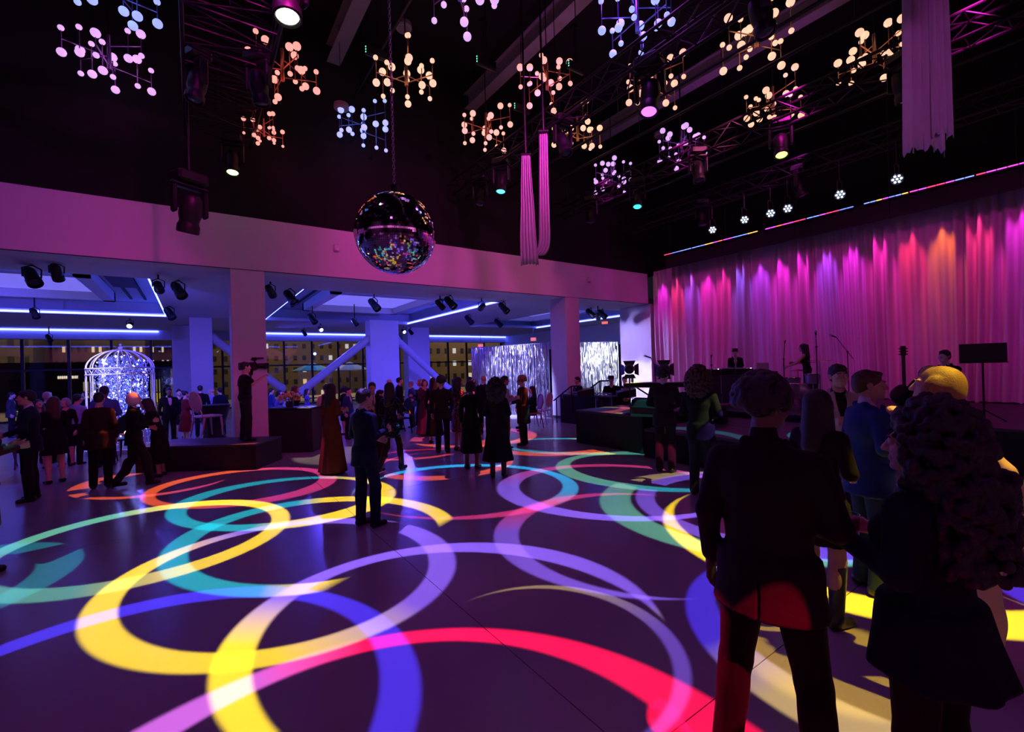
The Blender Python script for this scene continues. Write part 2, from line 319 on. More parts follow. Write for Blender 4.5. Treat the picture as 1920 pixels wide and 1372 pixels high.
for i in range(len(JX)-1):
    for j in range(len(JY)-1):
        bx(JX[i]+.003, JY[j]+.003, -.05, JX[i+1]-.003, JY[j+1]-.003, 0).build('slab', FLOORM, flo, smooth=False)
DARKC = mat('black_ceiling_paint', (.004, .0038, .0044), .9)
struct('ceiling', bx(-14, -14.5, CEIL, 15.5, 12.2, CEIL+.2), DARKC, 'black painted high hall ceiling', 'ceiling')
struct('wall_upper_left', bx(-14, HY+.02, HT, 15.4, 12.2, CEIL), DARKC, 'black upper wall above the white header beam', 'wall')
struct('wall_header', bx(-14, HY, HB, 14.78, 12.2, HT), WHITEP, 'long white header beam lit magenta above the opening', 'beam')
struct('trim_1', MB().box(-14, HY-.006, HB-.012, 14.78, HY+.03, HB), mat('dark_reveal', (.03, .03, .035), .8), 'dark shadow gap along the bottom of the header beam', 'trim')
struct('wall_upper_right', bx(15.3, -14.5, 5.45, 15.5, 12.2, CEIL), DARKC, 'black upper wall above the stage curtain', 'wall')
struct('wall_stage_back', bx(15.3, -14.5, 0, 15.5, HY, 5.45), DARKC, 'dark wall behind the stage curtain', 'wall')
struct('wall_rear', bx(-14, -10.3, 0, 15.5, -10.1, CEIL), DARKC, 'dark wall at the rear of the hall', 'wall')
struct('trim_2', bx(-14, -10.1, HB-.4, 15.4, -9.9, HT+.2), WHITEP, 'white header band along the rear wall', 'beam')
struct('wall_left', bx(-14.2, -14.5, 0, -14, 31, CEIL), DARKC, 'dark left side wall of the hall', 'wall')
struct('trim_3', bx(-14, -9.9, HB, -13.8, HY, HT), WHITEP, 'white header band along the left side wall', 'beam')
# columns on the header line, and deeper in the lower room
def column(n, x0, y0, x1, y1, z1, label):
    o = struct('column_%d' % n, MB().rbox(x0, y0, 0, x1, y1, z1, .008), WHITEP, label, 'column')
    bb = MB().box(x0-.008, y0-.008, 0, x1+.008, y1+.008, .09).build('baseboard', mat('dark_base', (.03, .03, .035), .6), o, smooth=False)
    return o
column(1, .70, HY, 1.36, 12.4, HB, 'white square column behind the camera operator, lit magenta')
column(2, 10.42, HY, 11.05, 12.45, HB, 'white square column beside the tinsel curtains and stage steps')
column(3, -.10, 22.0, .65, 22.7, HB, 'blue lit column in the lower room left of the camera operator')
column(4, -.78, 25.6, -.12, 26.2, HB, 'dim blue column furthest back on the left by the windows')
column(5, 6.6, 20.6, 7.95, 21.3, HB, 'wide blue pier between the diagonal braces')
column(6, 9.62, 23.6, 10.9, 24.3, HB, 'bright violet blue column right of the wide pier')
column(7, -9.6, HY, -8.94, 12.4, HB, 'white square column far to the left on the header line')
# diagonal braces either side of the wide pier
for n, (p, q, lb) in enumerate((((6.6, 20.9, 3.3), (3.1, 21.4, .5), 'blue lit diagonal steel brace left of the wide pier'), ((7.95, 20.9, 3.3), (10.9, 21.4, .8), 'dark diagonal steel brace right of the wide pier'), ((.65, 22.3, 3.4), (3.2, 22.6, 1.2), 'faint diagonal brace beside the left blue column'))):
    b = MB().tube([p, q], .17, 14); b.sphere(p, .2); b.sphere(q, .2)
    o = b.build('diagonal_brace', mat('brace_paint', (.5, .5, .52), .6)); o['kind'] = 'structure'; o['label'] = lb; o['category'] = 'brace'
# fire alarm strobes on the header
for px, py, lb in ((631, 465, 'small white alarm strobe on the header above the mirror ball side'), (1104, 524, 'small white alarm strobe on the header near the stage curtain')):
    p = on(px, py, 1, HY); t = thing('alarm_strobe', lb, 'alarm', (p[0], HY, p[2]-.1))
    MB().rbox(-.075, -.045, 0, .075, 0, .19, .02).build('housing', mat('alarm_white', (.6, .58, .58), .4), t)
    MB().rbox(-.045, -.07, .03, .045, -.045, .085, .012).build('lens', mat('alarm_lens', (.75, .75, .78), .1), t)

# ------------------------------------------------------------------ lower room ceiling with lit coves
SOF = mat('soffit_white', (.55, .54, .56), .7, noise=.03)
GREYM = mat('grey_ceiling_panel', (.28, .28, .31), .6, noise=.05)
LED = mat('cove_led', (.1, .2, .6), .5, emit=(.065, .09, 1.0), es=17.0, noise=0)
BAYS = [(-11.5, -.8, 13.7, 22.2), (2.55, 9.1, 13.7, 22.4), (12.7, 17.5, 13.7, 22.9)]
n = 0
def ceil_piece(x0, y0, x1, y1, z0=HB, z1=HB+.14, m=SOF):
    global n; n += 1
    struct('ceiling_panel_%d' % n, bx(x0, y0, z0, x1, y1, z1), m, 'white soffit panel of the lower room ceiling, piece %d' % n, 'ceiling')
ceil_piece(-14, 12.2, 24, 13.7); xs = [-14]+[q for b in BAYS for q in b[:2]]+[24]
for i in range(0, len(xs), 2): ceil_piece(xs[i], 13.7, xs[i+1], 22.2)
ceil_piece(-14, 22.2, 24, 30)
for k, (x0, x1, y0, y1) in enumerate(BAYS):
    o = struct('ceiling_coffer_%d' % (k+1), MB().box(x0-.25, y0-.25, HB+.55, x1+.25, y1+.25, HB+.62), GREYM, ('left', 'middle', 'right')[k]+' recessed coffer of the lower room ceiling', 'ceiling')
    for a in ((x0-.3, y0-.3, x0-.22, y1+.3), (x1+.22, y0-.3, x1+.3, y1+.3), (x0-.3, y0-.3, x1+.3, y0-.22), (x0-.3, y1+.22, x1+.3, y1+.3)):
        bx(a[0], a[1], HB+.1, a[2], a[3], HB+.62).build('coffer_side', SOF, o, smooth=False)
    t = thing('cove_light', ('bright blue LED cove outlining the left ceiling coffer', 'bright blue LED cove outlining the middle ceiling coffer', 'bright blue LED cove outlining the right ceiling coffer by the column')[k], 'light', (0, 0, 0), 0, 'LED coves')
    for a in ((x0, y0, x0+.05, y1), (x1-.05, y0, x1, y1), (x0, y0, x1, y0+.05), (x0, y1-.05, x1, y1)):
        bx(a[0], a[1], HB+.02, a[2], a[3], HB+.075).build('led_strip', LED, t, smooth=False)
    # dropped ribs, dark slots and a glowing stretch panel
    cx0, cx1, cy0, cy1 = x0+1.5, x1-1.6, y0+2.0, y1-2.3
    r = thing('ceiling_lightbox', ('pale violet glowing panel in the left coffer', 'pale violet glowing panel in the middle coffer', 'pale glowing panel in the right coffer')[k], 'light', (0, 0, HB+.4), 0, 'glowing ceiling panels')
    bx(cx0, cy0, .1, cx1, cy1, .14).build('diffuser', mat('stretch_panel', (.6, .6, .65), .6, emit=(.20, .17, .9), es=.75, noise=.1), r, smooth=False)
    for a in ((cx0-.3, cy0-.3, cx0, cy1+.3), (cx1, cy0-.3, cx1+.3, cy1+.3), (cx0-.3, cy0-.3, cx1+.3, cy0), (cx0-.3, cy1, cx1+.3, cy1+.3)):
        bx(a[0], a[1], -.16, a[2], a[3], .13).build('frame', SOF, r, smooth=False)
    for q in (.55, .95):
        bx(x1-q-.07, y0+.7, HB+.5, x1-q, y1-.9, HB+.548).build('slot', BLACKP, o, smooth=False)
        bx(x0+q, y0+.7, HB+.5, x0+q+.07, y1-.9, HB+.548).build('slot', BLACKP, o, smooth=False)
    bx(cx1+.45, cy0+.6, HB+.46, cx1+1.05, cy0+2.6, HB+.548).build('vent', BLACKP, o, smooth=False)
t = thing('cove_light', 'long blue LED line along the window head, in three lengths', 'light', (0, 0, 0), 0, 'LED coves')
for x0, x1 in ((-14, -1.4), (2.6, 10.0), (13.2, 21)): bx(x0, 28.75, HB-.09, x1, 28.82, HB-.03).build('led_strip', LED, t, smooth=False)
struct('trim_4', bx(-14, 28.82, 3.72, 24, 29.4, HB), SOF, 'white bulkhead above the windows', 'trim')
# lower room end wall on the right, and the side wall beside the curtain
struct('wall_right_return', bx(14.9, HY, 0, 15.3, 13.2, HB), WHITEP, 'white side wall between the stage curtain and the lower room', 'wall')
struct('wall_right_end', bx(19.6, 13.2, 2.95, 19.8, 29.4, HB), WHITEP, 'white end wall above dark windows at the right of the lower room', 'wall')
wd = struct('window_2', bx(19.66, 13.2, 0, 19.7, 29.4, 2.95), mat('dark_glass', (.01, .012, .02), .08), 'dark window in the end wall behind the tinsel', 'window')
for yy in (14.6, 16.2, 17.8, 19.4): bx(19.56, yy-.05, 0, 19.66, yy+.05, 2.95).build('mullion', BLACKM, wd, smooth=False)

# ------------------------------------------------------------------ window wall and the city at night
WY = 29.4
win = bpy.data.objects.new('window_1', None); COL.objects.link(win); win['kind'] = 'structure'; win['label'] = 'floor to ceiling window wall with black mullions onto the night city'; win['category'] = 'window'
GLASS = mat('window_glass', (1, 1, 1), .02, noise=0, trans=1.0, ior=1.4)
MULX = [-13.9+1.52*i for i in range(25)]
for i, x in enumerate(MULX):
    bx(x-.05, WY-.08, 0, x+.05, WY+.1, 3.75).build('mullion', BLACKM, win, smooth=False)
    if i < len(MULX)-1:
        for z0, z1 in ((.08, 2.28), (2.36, 3.72)): bx(x+.05, WY, z0, MULX[i+1]-.05, WY+.012, z1).build('pane', GLASS, win, smooth=False)
for z in (0, 2.28): bx(-14, WY-.06, z, 24, WY+.08, z+.08).build('transom', BLACKM, win, smooth=False)
struct('ground_outside', bx(-70, 31, -6.2, 110, 130, -6), mat('street_asphalt', (.03, .03, .034), .7), 'dark street far below the windows', 'ground')
def city_building(x0, x1, y, z0, z1, depth, nx, nz, label, col, lit=.3, seed=1, wcol=((1, .72, .36), (1, .85, .55), (.8, .9, 1)), es=.5, ww=.4, wh=.4):
    rg = random.Random(seed)
    t = thing('city_building', label, 'building', ((x0+x1)/2, y, z0), 0, 'city buildings beyond the windows')
    hx = (x1-x0)/2; h = z1-z0
    m = mat('facade_%d' % seed, col, .9, noise=.2, nscale=.4)
    bx(-hx, 0, 0, hx, depth, h).build('wall', m, t, smooth=False)
    bx(-hx-.2, -.2, h, hx+.2, depth+.2, h+.5).build('roof', mat('roof_dark', (.02, .02, .024), .9), t, smooth=False)
    cw, ch = 2*hx/nx, h/nz
    meshes = {}
    for i in range(nx):
        for j in range(nz):
            on_ = rg.random() < lit; c = rg.choice(wcol) if on_ else None
            key = c
            if key not in meshes:
                mm = mat('lit_window_%s' % (wcol.index(c),), (.2, .15, .1), .5, emit=c, es=es, noise=.5, nscale=2, nosample=True) if on_ else mat('unlit_window', (.015, .017, .022), .2)
                meshes[key] = MB().box(-cw*ww/2, -.06, -ch*wh/2, cw*ww/2, .02, ch*wh/2).mesh('window', mm, False)
            obj('window', meshes[key], t, (-hx+cw*(i+.5), 0, ch*(j+.5)))
    return t
city_building(-36, -15, 74, -6, 24, 12, 18, 16, 'dark apartment block with scattered warm windows at far left', (.030, .026, .024), .2, 3)
city_building(-14.5, -4.8, 80, -6, 30, 12, 14, 20, 'wide dark block with a few lit windows behind the birdcage', (.034, .028, .024), .25, 4)
city_building(-4.3, -.4, 64, -6, 26, 10, 9, 22, 'tall tower thickly dotted with warm lit windows', (.026, .022, .022), .6, 5, es=.7)
city_building(.5, 27, 78, -6, 20, 12, 20, 14, 'brown low block with few lights right of the tower', (.075, .060, .045), .1, 6)
city_building(28, 44, 62, -6, 17, 10, 12, 12, 'brown brick block with tall lit windows near the tinsel', (.085, .066, .046), .2, 8)
city_building(46, 78, 70, -6, 22, 12, 14, 12, 'dark block at the far right beyond the tinsel', (.05, .042, .034), .15, 9)
city_building(-12, -1.5, 45, -6, 2.6, 8, 8, 4, 'low street building under the lit sign', (.05, .042, .036), .4, 10, es=.25)
# illuminated shop sign board and yellow lit shopfronts across the street
t = thing('lit_sign', 'long pale illuminated sign board across the street', 'sign', (-7.35, 44.7, 1.85))
bx(-.58, 0, 0, .58, .2, .36).build('board', mat('sign_board', (.10, .09, .08), .6), t, smooth=False)
rs = random.Random(5); x = -.52
while x < .48:
    wl = rs.choice((.04, .06, .08)); bx(x, -.03, .08, x+wl, 0, .27).build('letter', mat('sign_letter', (.6, .5, .4), .5, emit=(1, .86, .62), es=.9, noise=0, nosample=True), t, smooth=False); x += wl+.03
def glow_shop(x0, x1, y, z0, z1, label, c, es):
    t = thing('lit_shopfront', label, 'shopfront', ((x0+x1)/2, y, z0), 0, 'lit shopfronts across the street'); hx = (x1-x0)/2
    bx(-hx, 0, 0, hx, .3, z1-z0).build('frame', BLACKP, t, smooth=False)
    k = 4
    for i in range(k):
        a = -hx+2*hx*i/k; bx(a+.06, -.05, .1, a+2*hx/k-.06, 0, (z1-z0)*.42).build('pane', mat('shop_yellow', (.3, .25, .05), .5, emit=c, es=es, noise=.3, nscale=.6, nosample=True), t, smooth=False)
        bx(a+.06, -.05, (z1-z0)*.46, a+2*hx/k-.06, 0, (z1-z0)*.94).build('pane', mat('shop_green', (.3, .3, .1), .5, emit=(c[0]*.5, c[1]*.6, c[2]+.1), es=es*.7, noise=.3, nscale=.6, nosample=True), t, smooth=False)
glow_shop(-6.6, -5.0, 44.6, .35, 1.75, 'yellow lit shopfront seen left of the birdcage', (.9, .7, .03), .5)
glow_shop(-2.8, -2.1, 44.6, -.2, 1.8, 'yellow lit shopfront seen right of the birdcage', (.9, .7, .05), .8)
# patio outside with lit parasols, small tower model of lights
struct('floor_terrace', bx(-14, 29.6, -.25, 24, 41, -.05), mat('terrace_stone', (.08, .08, .085), .7), 'dark terrace outside the windows', 'floor')
def parasol(x, y, h, r, label, col, e):
    t = thing('patio_parasol', label, 'parasol', (x, y, -.05), 0, 'patio parasols')
    MB().cyl((0, 0, 0), (0, 0, h), .03).build('pole', BLACKM, t)
    MB().cyl((0, 0, 0), (0, 0, .08), .3, .28, 20).build('base', BLACKM, t)
    v = [(0, 0, h+.35)]+[(r*math.cos(k*PI/4), r*math.sin(k*PI/4), h-.25) for k in range(8)]
    b = MB().add(v, [(0, 1+k, 1+(k+1) % 8) for k in range(8)]); b.add([(p[0], p[1], p[2]-.03) for p in v], [(0, 1+(k+1) % 8, 1+k) for k in range(8)])
    b.build('canopy', mat(label[:14], col, .8), t, smooth=False)
    for k in range(8): MB().cyl((0, 0, h+.28), (r*math.cos(k*PI/4), r*math.sin(k*PI/4), h-.28), .012, n=5).build('rib', STEEL, t)
    if e: light('parasol_lamp', 'POINT', (x, y-.9, 3.2), e, (.2, .35, 1), radius=.1)
p = fl(637, 712, 2.35); s_ = 32.5/p[1]
parasol(9.2, 33.5, 2.25, 1.5, 'white patio parasol lit blue outside the window', (.75, .75, .8), 60)
parasol(7.2, 36.0, 2.3, 1.5, 'teal patio parasol behind the white one', (.1, .5, .55), 30)
t = thing('light_tree', 'slim cone of white fairy lights on the terrace', 'lights', (11.9, 33.5, -.05))
MB().cyl((0, 0, 0), (0, 0, 2.6), .22, .03, 12).build('cone', mat('cone_wire', (.1, .12, .2), .5), t)
b = MB(); rs = random.Random(2)
for k in range(110):
    z = rs.uniform(.1, 2.65); a = rs.uniform(0, 2*PI); q = .24*(1-z/2.75)+.02; b.sphere((q*math.cos(a), q*math.sin(a), z), .022, 6, 4)
o = b.build('fairy_lights', mat('fairy_light', (.5, .5, .6), .5, emit=(.6, .75, 1), es=2.5, noise=0, nosample=True), t); o['kind'] = 'stuff'
# ------------------------------------------------------------------ stage curtain, pelmet, light bar
def stage_curtain():
    rg = np.random.default_rng(4); Y0, Y1 = 11.5, -7.5
    ys = []; ph = []; y = Y0; p = 0.0; dy = .026
    while y > Y1:
        ys.append(y); ph.append(p); per = .25+.055*math.sin(y*2.1)+.04*math.sin(y*.77+1); p += 2*PI*dy/per; y -= dy
    ys = np.array(ys); ph = np.array(ph); zs = np.concatenate([np.linspace(.70, 4.6, 16), np.linspace(4.75, 5.44, 8)])
    amp = .075*(1+.45*np.sin(ys*3.3)+.3*np.sin(ys*7.1+2)); V = []
    for z in zs:
        t = (5.44-z)/4.74
        a = amp*(.75+.35*t) * np.clip((5.5-z)/.25, .35, 1)
        s = np.sin(ph+.5*np.sin(ys*1.7)*t*t)
        w_ = np.sign(s)*np.abs(s)**.75
        x = CUR_X - .02 - a*w_ - .03*t*np.sin(ys*5.3+z) - .02*t*np.sin(ys*11+1)
        yy = ys + .05*t*np.sin(ys*2.9+1.3) + .11*t*t*np.sin(ys*.9)
        V.append(np.stack([x, yy, np.full_like(x, z)], 1))
    V = np.array(V); nz, ny = V.shape[:2]; idx = np.arange(nz*ny).reshape(nz, ny)
    F = np.stack([idx[:-1, :-1], idx[:-1, 1:], idx[1:, 1:], idx[1:, :-1]], -1).reshape(-1, 4)
    m = mat('sheer_curtain', (.72, .66, .70), .8, noise=.04, nscale=3); b = m.node_tree.nodes['Principled BSDF']
    tr = m.node_tree.nodes.new('ShaderNodeBsdfTranslucent'); tr.inputs[0].default_value = (.6, .55, .6, 1); mx = m.node_tree.nodes.new('ShaderNodeMixShader'); mx.inputs[0].default_value = .25
    m.node_tree.links.new(b.outputs[0], mx.inputs[1]); m.node_tree.links.new(tr.outputs[0], mx.inputs[2]); m.node_tree.links.new(mx.outputs[0], m.node_tree.nodes['Material Output'].inputs[0])
    me = bpy.data.meshes.new('stage_curtain'); me.from_pydata(V.reshape(-1, 3).tolist(), [], F.tolist()); me.materials.append(m)
    me.polygons.foreach_set('use_smooth', [True]*len(me.polygons))
    t = thing('stage_curtain', 'tall pleated sheer curtain across the stage, lit magenta', 'curtain', (0, 0, 0))
    obj('cloth', me, t)
    bx(CUR_X-.03, Y1, 5.44, CUR_X+.02, Y0, 5.48).build('track', BLACKM, t, smooth=False)
    bx(CUR_X-.10, Y1, .69, CUR_X+.08, Y0, .72).build('hem_bar', BLACKP, t, smooth=False)
stage_curtain()
PX_ = 14.40
t = thing('stage_pelmet', 'long black pelmet hanging in front of the curtain top', 'pelmet', (PX_, 0, 5.30))
for k in range(8): bx(-.02, 10.45-2.2*(k+1)+.004, 0, .02, 10.45-2.2*k-.004, .5).build('panel', BLACKP, t, smooth=False)
for k in range(9): MB().cyl((0, 10.3-2.15*k, .5), (0, 10.3-2.15*k, CEIL-5.3), .012, n=6).build('hanger', BLACKM, t)
LEDC = [(1, .35, .06), (.7, .05, 1), (1, .03, .12), (.10, .14, 1), (1, .12, .04), (.75, .05, .8), (.12, .2, 1), (.95, .04, .5)]
rs = random.Random(12); yb = 10.46
bars = ['nearest the header wall', 'second from the header wall', 'third from the header wall', 'fourth from the header wall', 'fifth from the header wall', 'sixth from the header wall', 'seventh from the header wall', 'eighth from the header wall', 'ninth from the header wall']
for k in range(9):
    t = thing('pixel_light_bar', 'multicoloured pixel light bar on the pelmet, '+bars[k], 'light bar', (PX_-.06, yb, 5.80), 0, 'pixel bars on the pelmet')
    Ln = 1.12 if k != 5 else .9
    MB().rbox(-.03, -Ln, -.06, .043, 0, .012, .008).build('housing', BLACKM, t)
    nc = 7; ci = rs.randrange(8)
    for q in range(nc):
        if rs.random() < .6: ci = (ci+rs.choice((1, 2, 3))) % 8
        MB().rbox(-.045, -Ln*(q+1)/nc+.006, -.018, -.029, -Ln*q/nc-.006, .005, .004).build('pixel', mat('pixel_%d' % ci, (.2, .2, .2), .4, emit=LEDC[ci], es=3.2, noise=0, nosample=True), t)
    yb -= Ln+(.02 if k not in (2, 4) else .22)
# ------------------------------------------------------------------ stage decks
DECK = mat('stage_deck', (.035, .035, .045), .45, noise=.15, nscale=4, bump=.1, bscale=80)
SKIRT = mat('stage_skirt', (.010, .010, .012), .95, sheen=.05)
def deck(label, x0, y0, x1, y1, z, cat='stage'):
    t = thing('stage_deck', label, cat, ((x0+x1)/2, (y0+y1)/2, 0), 0, 'stage decks'); hx, hy = (x1-x0)/2, (y1-y0)/2
    nx_, ny_ = max(1, round(2*hx/1.22)), max(1, round(2*hy/2.44))
    for i in range(nx_):
        for j in range(ny_):
            a, b = -hx+2*hx*i/nx_, -hy+2*hy*j/ny_
            MB().rbox(a+.003, b+.003, z-.05, a+2*hx/nx_-.003, b+2*hy/ny_-.003, z, .006).build('deck_panel', DECK, t, smooth=False)
    b = MB(); per = [(-hx, -hy), (hx, -hy), (hx, hy), (-hx, hy), (-hx, -hy)]; pts = []
    for (ax, ay), (cx, cy_) in zip(per[:-1], per[1:]):
        L_ = math.hypot(cx-ax, cy_-ay); k = max(2, int(L_/.07)); nx2, ny2 = (cy_-ay)/L_, -(cx-ax)/L_
        for q in range(k): o_ = -.012+.010*math.cos(PI*q); pts.append((ax+(cx-ax)*q/k+nx2*o_, ay+(cy_-ay)*q/k+ny2*o_))
    m_ = len(pts); b.add([(x, y, .005) for x, y in pts]+[(x, y, z-.05) for x, y in pts], [(i, (i+1) % m_, m_+(i+1) % m_, m_+i) for i in range(m_)])
    b.build('skirt', SKIRT, t)
    return t
deck('main black stage deck in front of the magenta curtain', 10.05, -7.5, 14.9, 8.0, .69)
deck('low black stage apron with rings of light on top', 7.2, 3.3, 10.04, 5.86, .56)
deck('raised black side deck left of the stage apron', 7.42, 6.06, 10.04, 8.02, .78)
deck('skirted black technicians table behind the handrail', 9.7, 9.0, 10.2, 11.2, .92, 'table')
# camera podium, turned towards the dance floor
t = thing('camera_podium', 'low black carpeted podium under the camera operator', 'podium', (.95, 10.14, 0), R(90+54.98))
MB().rbox(0, -1.0, 0, 2.35, 0, .46, .006).build('skirt', SKIRT, t, smooth=False)
for q in range(2): MB().rbox(q*1.175+.003, -1.01, .46, q*1.175+1.172, .01, .50, .006).build('top_panel', DECK, t, smooth=False)
# handrails of the stage steps
def rail(label, pts, posts):
    t = thing('handrail', label, 'handrail', (pts[0][0], pts[0][1], 0), 0, 'stage step handrails'); o0 = np.array([pts[0][0], pts[0][1], 0])
    MB().tube([np.array(p)-o0 for p in pts], .024, 8).build('rail', BLACKM, t)
    for p, z0 in posts: q = np.array(p)-o0; MB().cyl((q[0], q[1], z0), q, .02).build('post', BLACKM, t)
p0, p1 = on(1038, 751, 0, 9.55), on(1071, 724, 0, 9.7)
rail('black sloping handrail beside the white column', [p0, p1, p1+[.25, 0, .0]], [(p0+[.05, -.08, .05], 0), (p1, .3)])
p0, p1 = on(1097, 735, 0, 10.1), on(1125, 714, 0, 10.3)
rail('black sloping handrail between the two seated technicians', [p0, p1, p1+[.2, -.2, 0]], [(p0+[.02, 0, 0], .92), (p1, .92)])
# white metal frame on the technicians riser
t = thing('steel_frame', 'pale steel barrier frame at the edge of the technicians riser', 'barrier', (9.72, 9.0, 0))
for y0, y1 in ((0, .55), (.62, 2.1)):
    MB().tube([(0, y0, .78), (0, y0, 1.0), (0, y1, 1.0), (0, y1, .78)], .02, 6).build('hoop', STEEL, t)
    MB().cyl((0, y0, 0), (0, y0, .78), .02).build('leg', STEEL, t)

# ------------------------------------------------------------------ instruments and gear on stage
def base(x, y, d): p = dep(x, y, d); return p
def mic_stand(label, x, y, z0, h, ang, boom=.6, blen=.55, group='microphone stands on stage'):
    t = thing('microphone_stand', label, 'mic stand', (x, y, z0), ang, group)
    for k in range(3): a = 2*PI*k/3; MB().tube([(0, 0, .12), (.28*math.cos(a), .28*math.sin(a), .012)], .009, 6).build('foot', BLACKM, t)
    MB().cyl((0, 0, .08), (0, 0, h), .011).build('pole', BLACKM, t); MB().sphere((0, 0, h), .025).build('clutch', BLACKM, t)
    e = (blen*math.cos(boom), 0, h+blen*math.sin(boom)); MB().tube([(-.25*math.cos(boom), 0, h-.25*math.sin(boom)), e], .008, 6).build('boom', BLACKM, t)
    mm = MB().cyl(e, (e[0]+.14, 0, e[2]+.05), .016, .02).build('microphone', BLACKM, t); MB().sphere((e[0]+.16, 0, e[2]+.057), .03).build('grille', STEEL, mm)
    return t
def at_stage(px, d): q = dep(px, 690, d); return q[0], q[1]
for px, d, h, a, bm, bl, lb in ((1470, 11.3, 1.15, R(20), .75, .6, 'tall boom microphone stand left of the standing percussionist'), (1532, 10.1, 1.4, R(200), 1.1, .3, 'straight microphone stand in front of the percussionist'),
        (1590, 12.2, 1.3, R(150), .9, .5, 'microphone stand behind the man in the cream jacket'), (1334, 11.3, 1.05, R(30), .9, .25, 'short microphone stand left of the disc jockey'), (1228, 11.0, .95, R(100), 1.2, .25, 'microphone stand at the left end of the stage')):
    x, y = at_stage(px, d); mic_stand(lb, x, y, .78 if px == 1228 else .69, h, a, bm, bl)
# drum kit
x, y = at_stage(1515, 11.0); t = thing('drum_kit', 'silver drum kit with cymbals beside the percussionist', 'drums', (x, y, .69), R(200))
SHELL = mat('drum_shell', (.30, .26, .32), .3, .4); SKIN_ = mat('drum_head', (.6, .58, .58), .6)
for nm, c, r, h, ax in (('bass_drum', (0, 0, .28), .27, .4, 'y'), ('tom', (-.22, .1, .66), .15, .2, 'z'), ('tom', (.2, .1, .66), .16, .22, 'z'), ('floor_tom', (.55, -.35, .38), .2, .36, 'z'), ('snare_drum', (-.5, -.35, .6), .17, .14, 'z')):
    d = np.array((0, h/2, 0) if ax == 'y' else (0, 0, h/2)); c = np.array(c)
    o = MB().cyl(c-d, c+d, r, r, 24).build(nm, SHELL, t); MB().cyl(c+d, c+d*1.04, r*.97, r*.97, 24).build('head', SKIN_, o)
    MB().tube([c+d+(np.array((math.cos(q), 0, math.sin(q))) if ax == 'y' else np.array((math.cos(q), math.sin(q), 0)))*r*1.02 for q in np.linspace(0, 2*PI, 25)[:-1]], .012, 5, True).build('hoop', CHROME, o)
    if ax == 'z':
        for k in range(3): a = 2*PI*k/3; MB().cyl((c[0]+r*.9*math.cos(a), c[1]+r*.9*math.sin(a), c[2]-h/2), (c[0]+r*1.1*math.cos(a), c[1]+r*1.1*math.sin(a), .0), .009, n=6).build('leg', CHROME, o)
for c, r in (((-.6, .2, 1.05), .22), ((.65, .25, 1.1), .25), ((-.8, -.25, .85), .17)):
    o = MB().lathe([(.0, .03), (.03, .025), (r, -.01), (r, -.014), (.0, .02)], 24, c).build('cymbal', mat('cymbal_brass', (.6, .45, .2), .25, 1.0), t); MB().cyl((c[0], c[1], 0), (c[0], c[1], c[2]), .01).build('stand', CHROME, o)
# disc jockey table with decks, mixer and laptop
x, y = at_stage(1375, 12.3); t = thing('dj_table', 'black disc jockey table with front panel under the decks', 'table', (x, y, .69), R(-35))
MB().rbox(-1.0, -.35, .78, 1.0, .35, .84, .01).build('tabletop', BLACKM, t)
for q in range(4): MB().rbox(-1.0+.5*q+.006, -.36, .04, -.5+.5*q-.006, -.33, .78, .006).build('front_panel', mat('dark_blue_panel', (.03, .03, .06), .4), t)
for sx in (-.95, .95):
    for sy in (-.3, .3): MB().cyl((sx, sy, 0), (sx, sy, .78), .022).build('leg', BLACKM, t)
T0 = Matrix.Translation((x, y, .69+.84)) @ Matrix.Rotation(R(-35), 4, 'Z')
for dx, lb in ((-.62, 'left turntable deck on the disc jockey table'), (.25, 'right turntable deck on the disc jockey table')):
    p = T0 @ Vector((dx, 0, 0)); t = thing('turntable', lb, 'turntable', p, R(-35), 'decks on the dj table')
    MB().rbox(-.2, -.18, 0, .2, .18, .09, .012).build('body', BLACKM, t); MB().cyl((-.02, 0, .09), (-.02, 0, .105), .15, .15, 24).build('platter', STEEL, t)
    MB().tube([(.16, .14, .1), (.16, -.02, .13), (.06, -.08, .125)], .007, 6).build('tone_arm', CHROME, t); MB().cyl((.15, -.14, .09), (.15, -.14, .1), .014).build('lit_button', mat('deck_lamp', (.5, .5, .5), .4, emit=(.8, .9, 1), es=6, noise=0, nosample=True), t)
p = T0 @ Vector((-.19, 0, 0)); t = thing('dj_mixer', 'small black mixer between the turntable decks', 'mixer', p, R(-35)); MB().rbox(-.17, -.18, 0, .17, .18, .1, .012).build('body', BLACKM, t)
for i in range(3):
    for j in range(3): MB().cyl((-.1+.1*i, -.1+.09*j, .1), (-.1+.1*i, -.1+.09*j, .125), .016).build('knob', STEEL, t)
p = T0 @ Vector((.75, .05, 0)); t = thing('laptop', 'open laptop at the right end of the disc jockey table', 'laptop', p, R(-35)); MB().rbox(-.17, -.12, 0, .17, .12, .018, .005).build('keyboard', STEEL, t)
MB().rbox(-.17, -.125, 0, .17, -.115, .23, .004).build('screen', STEEL, t)
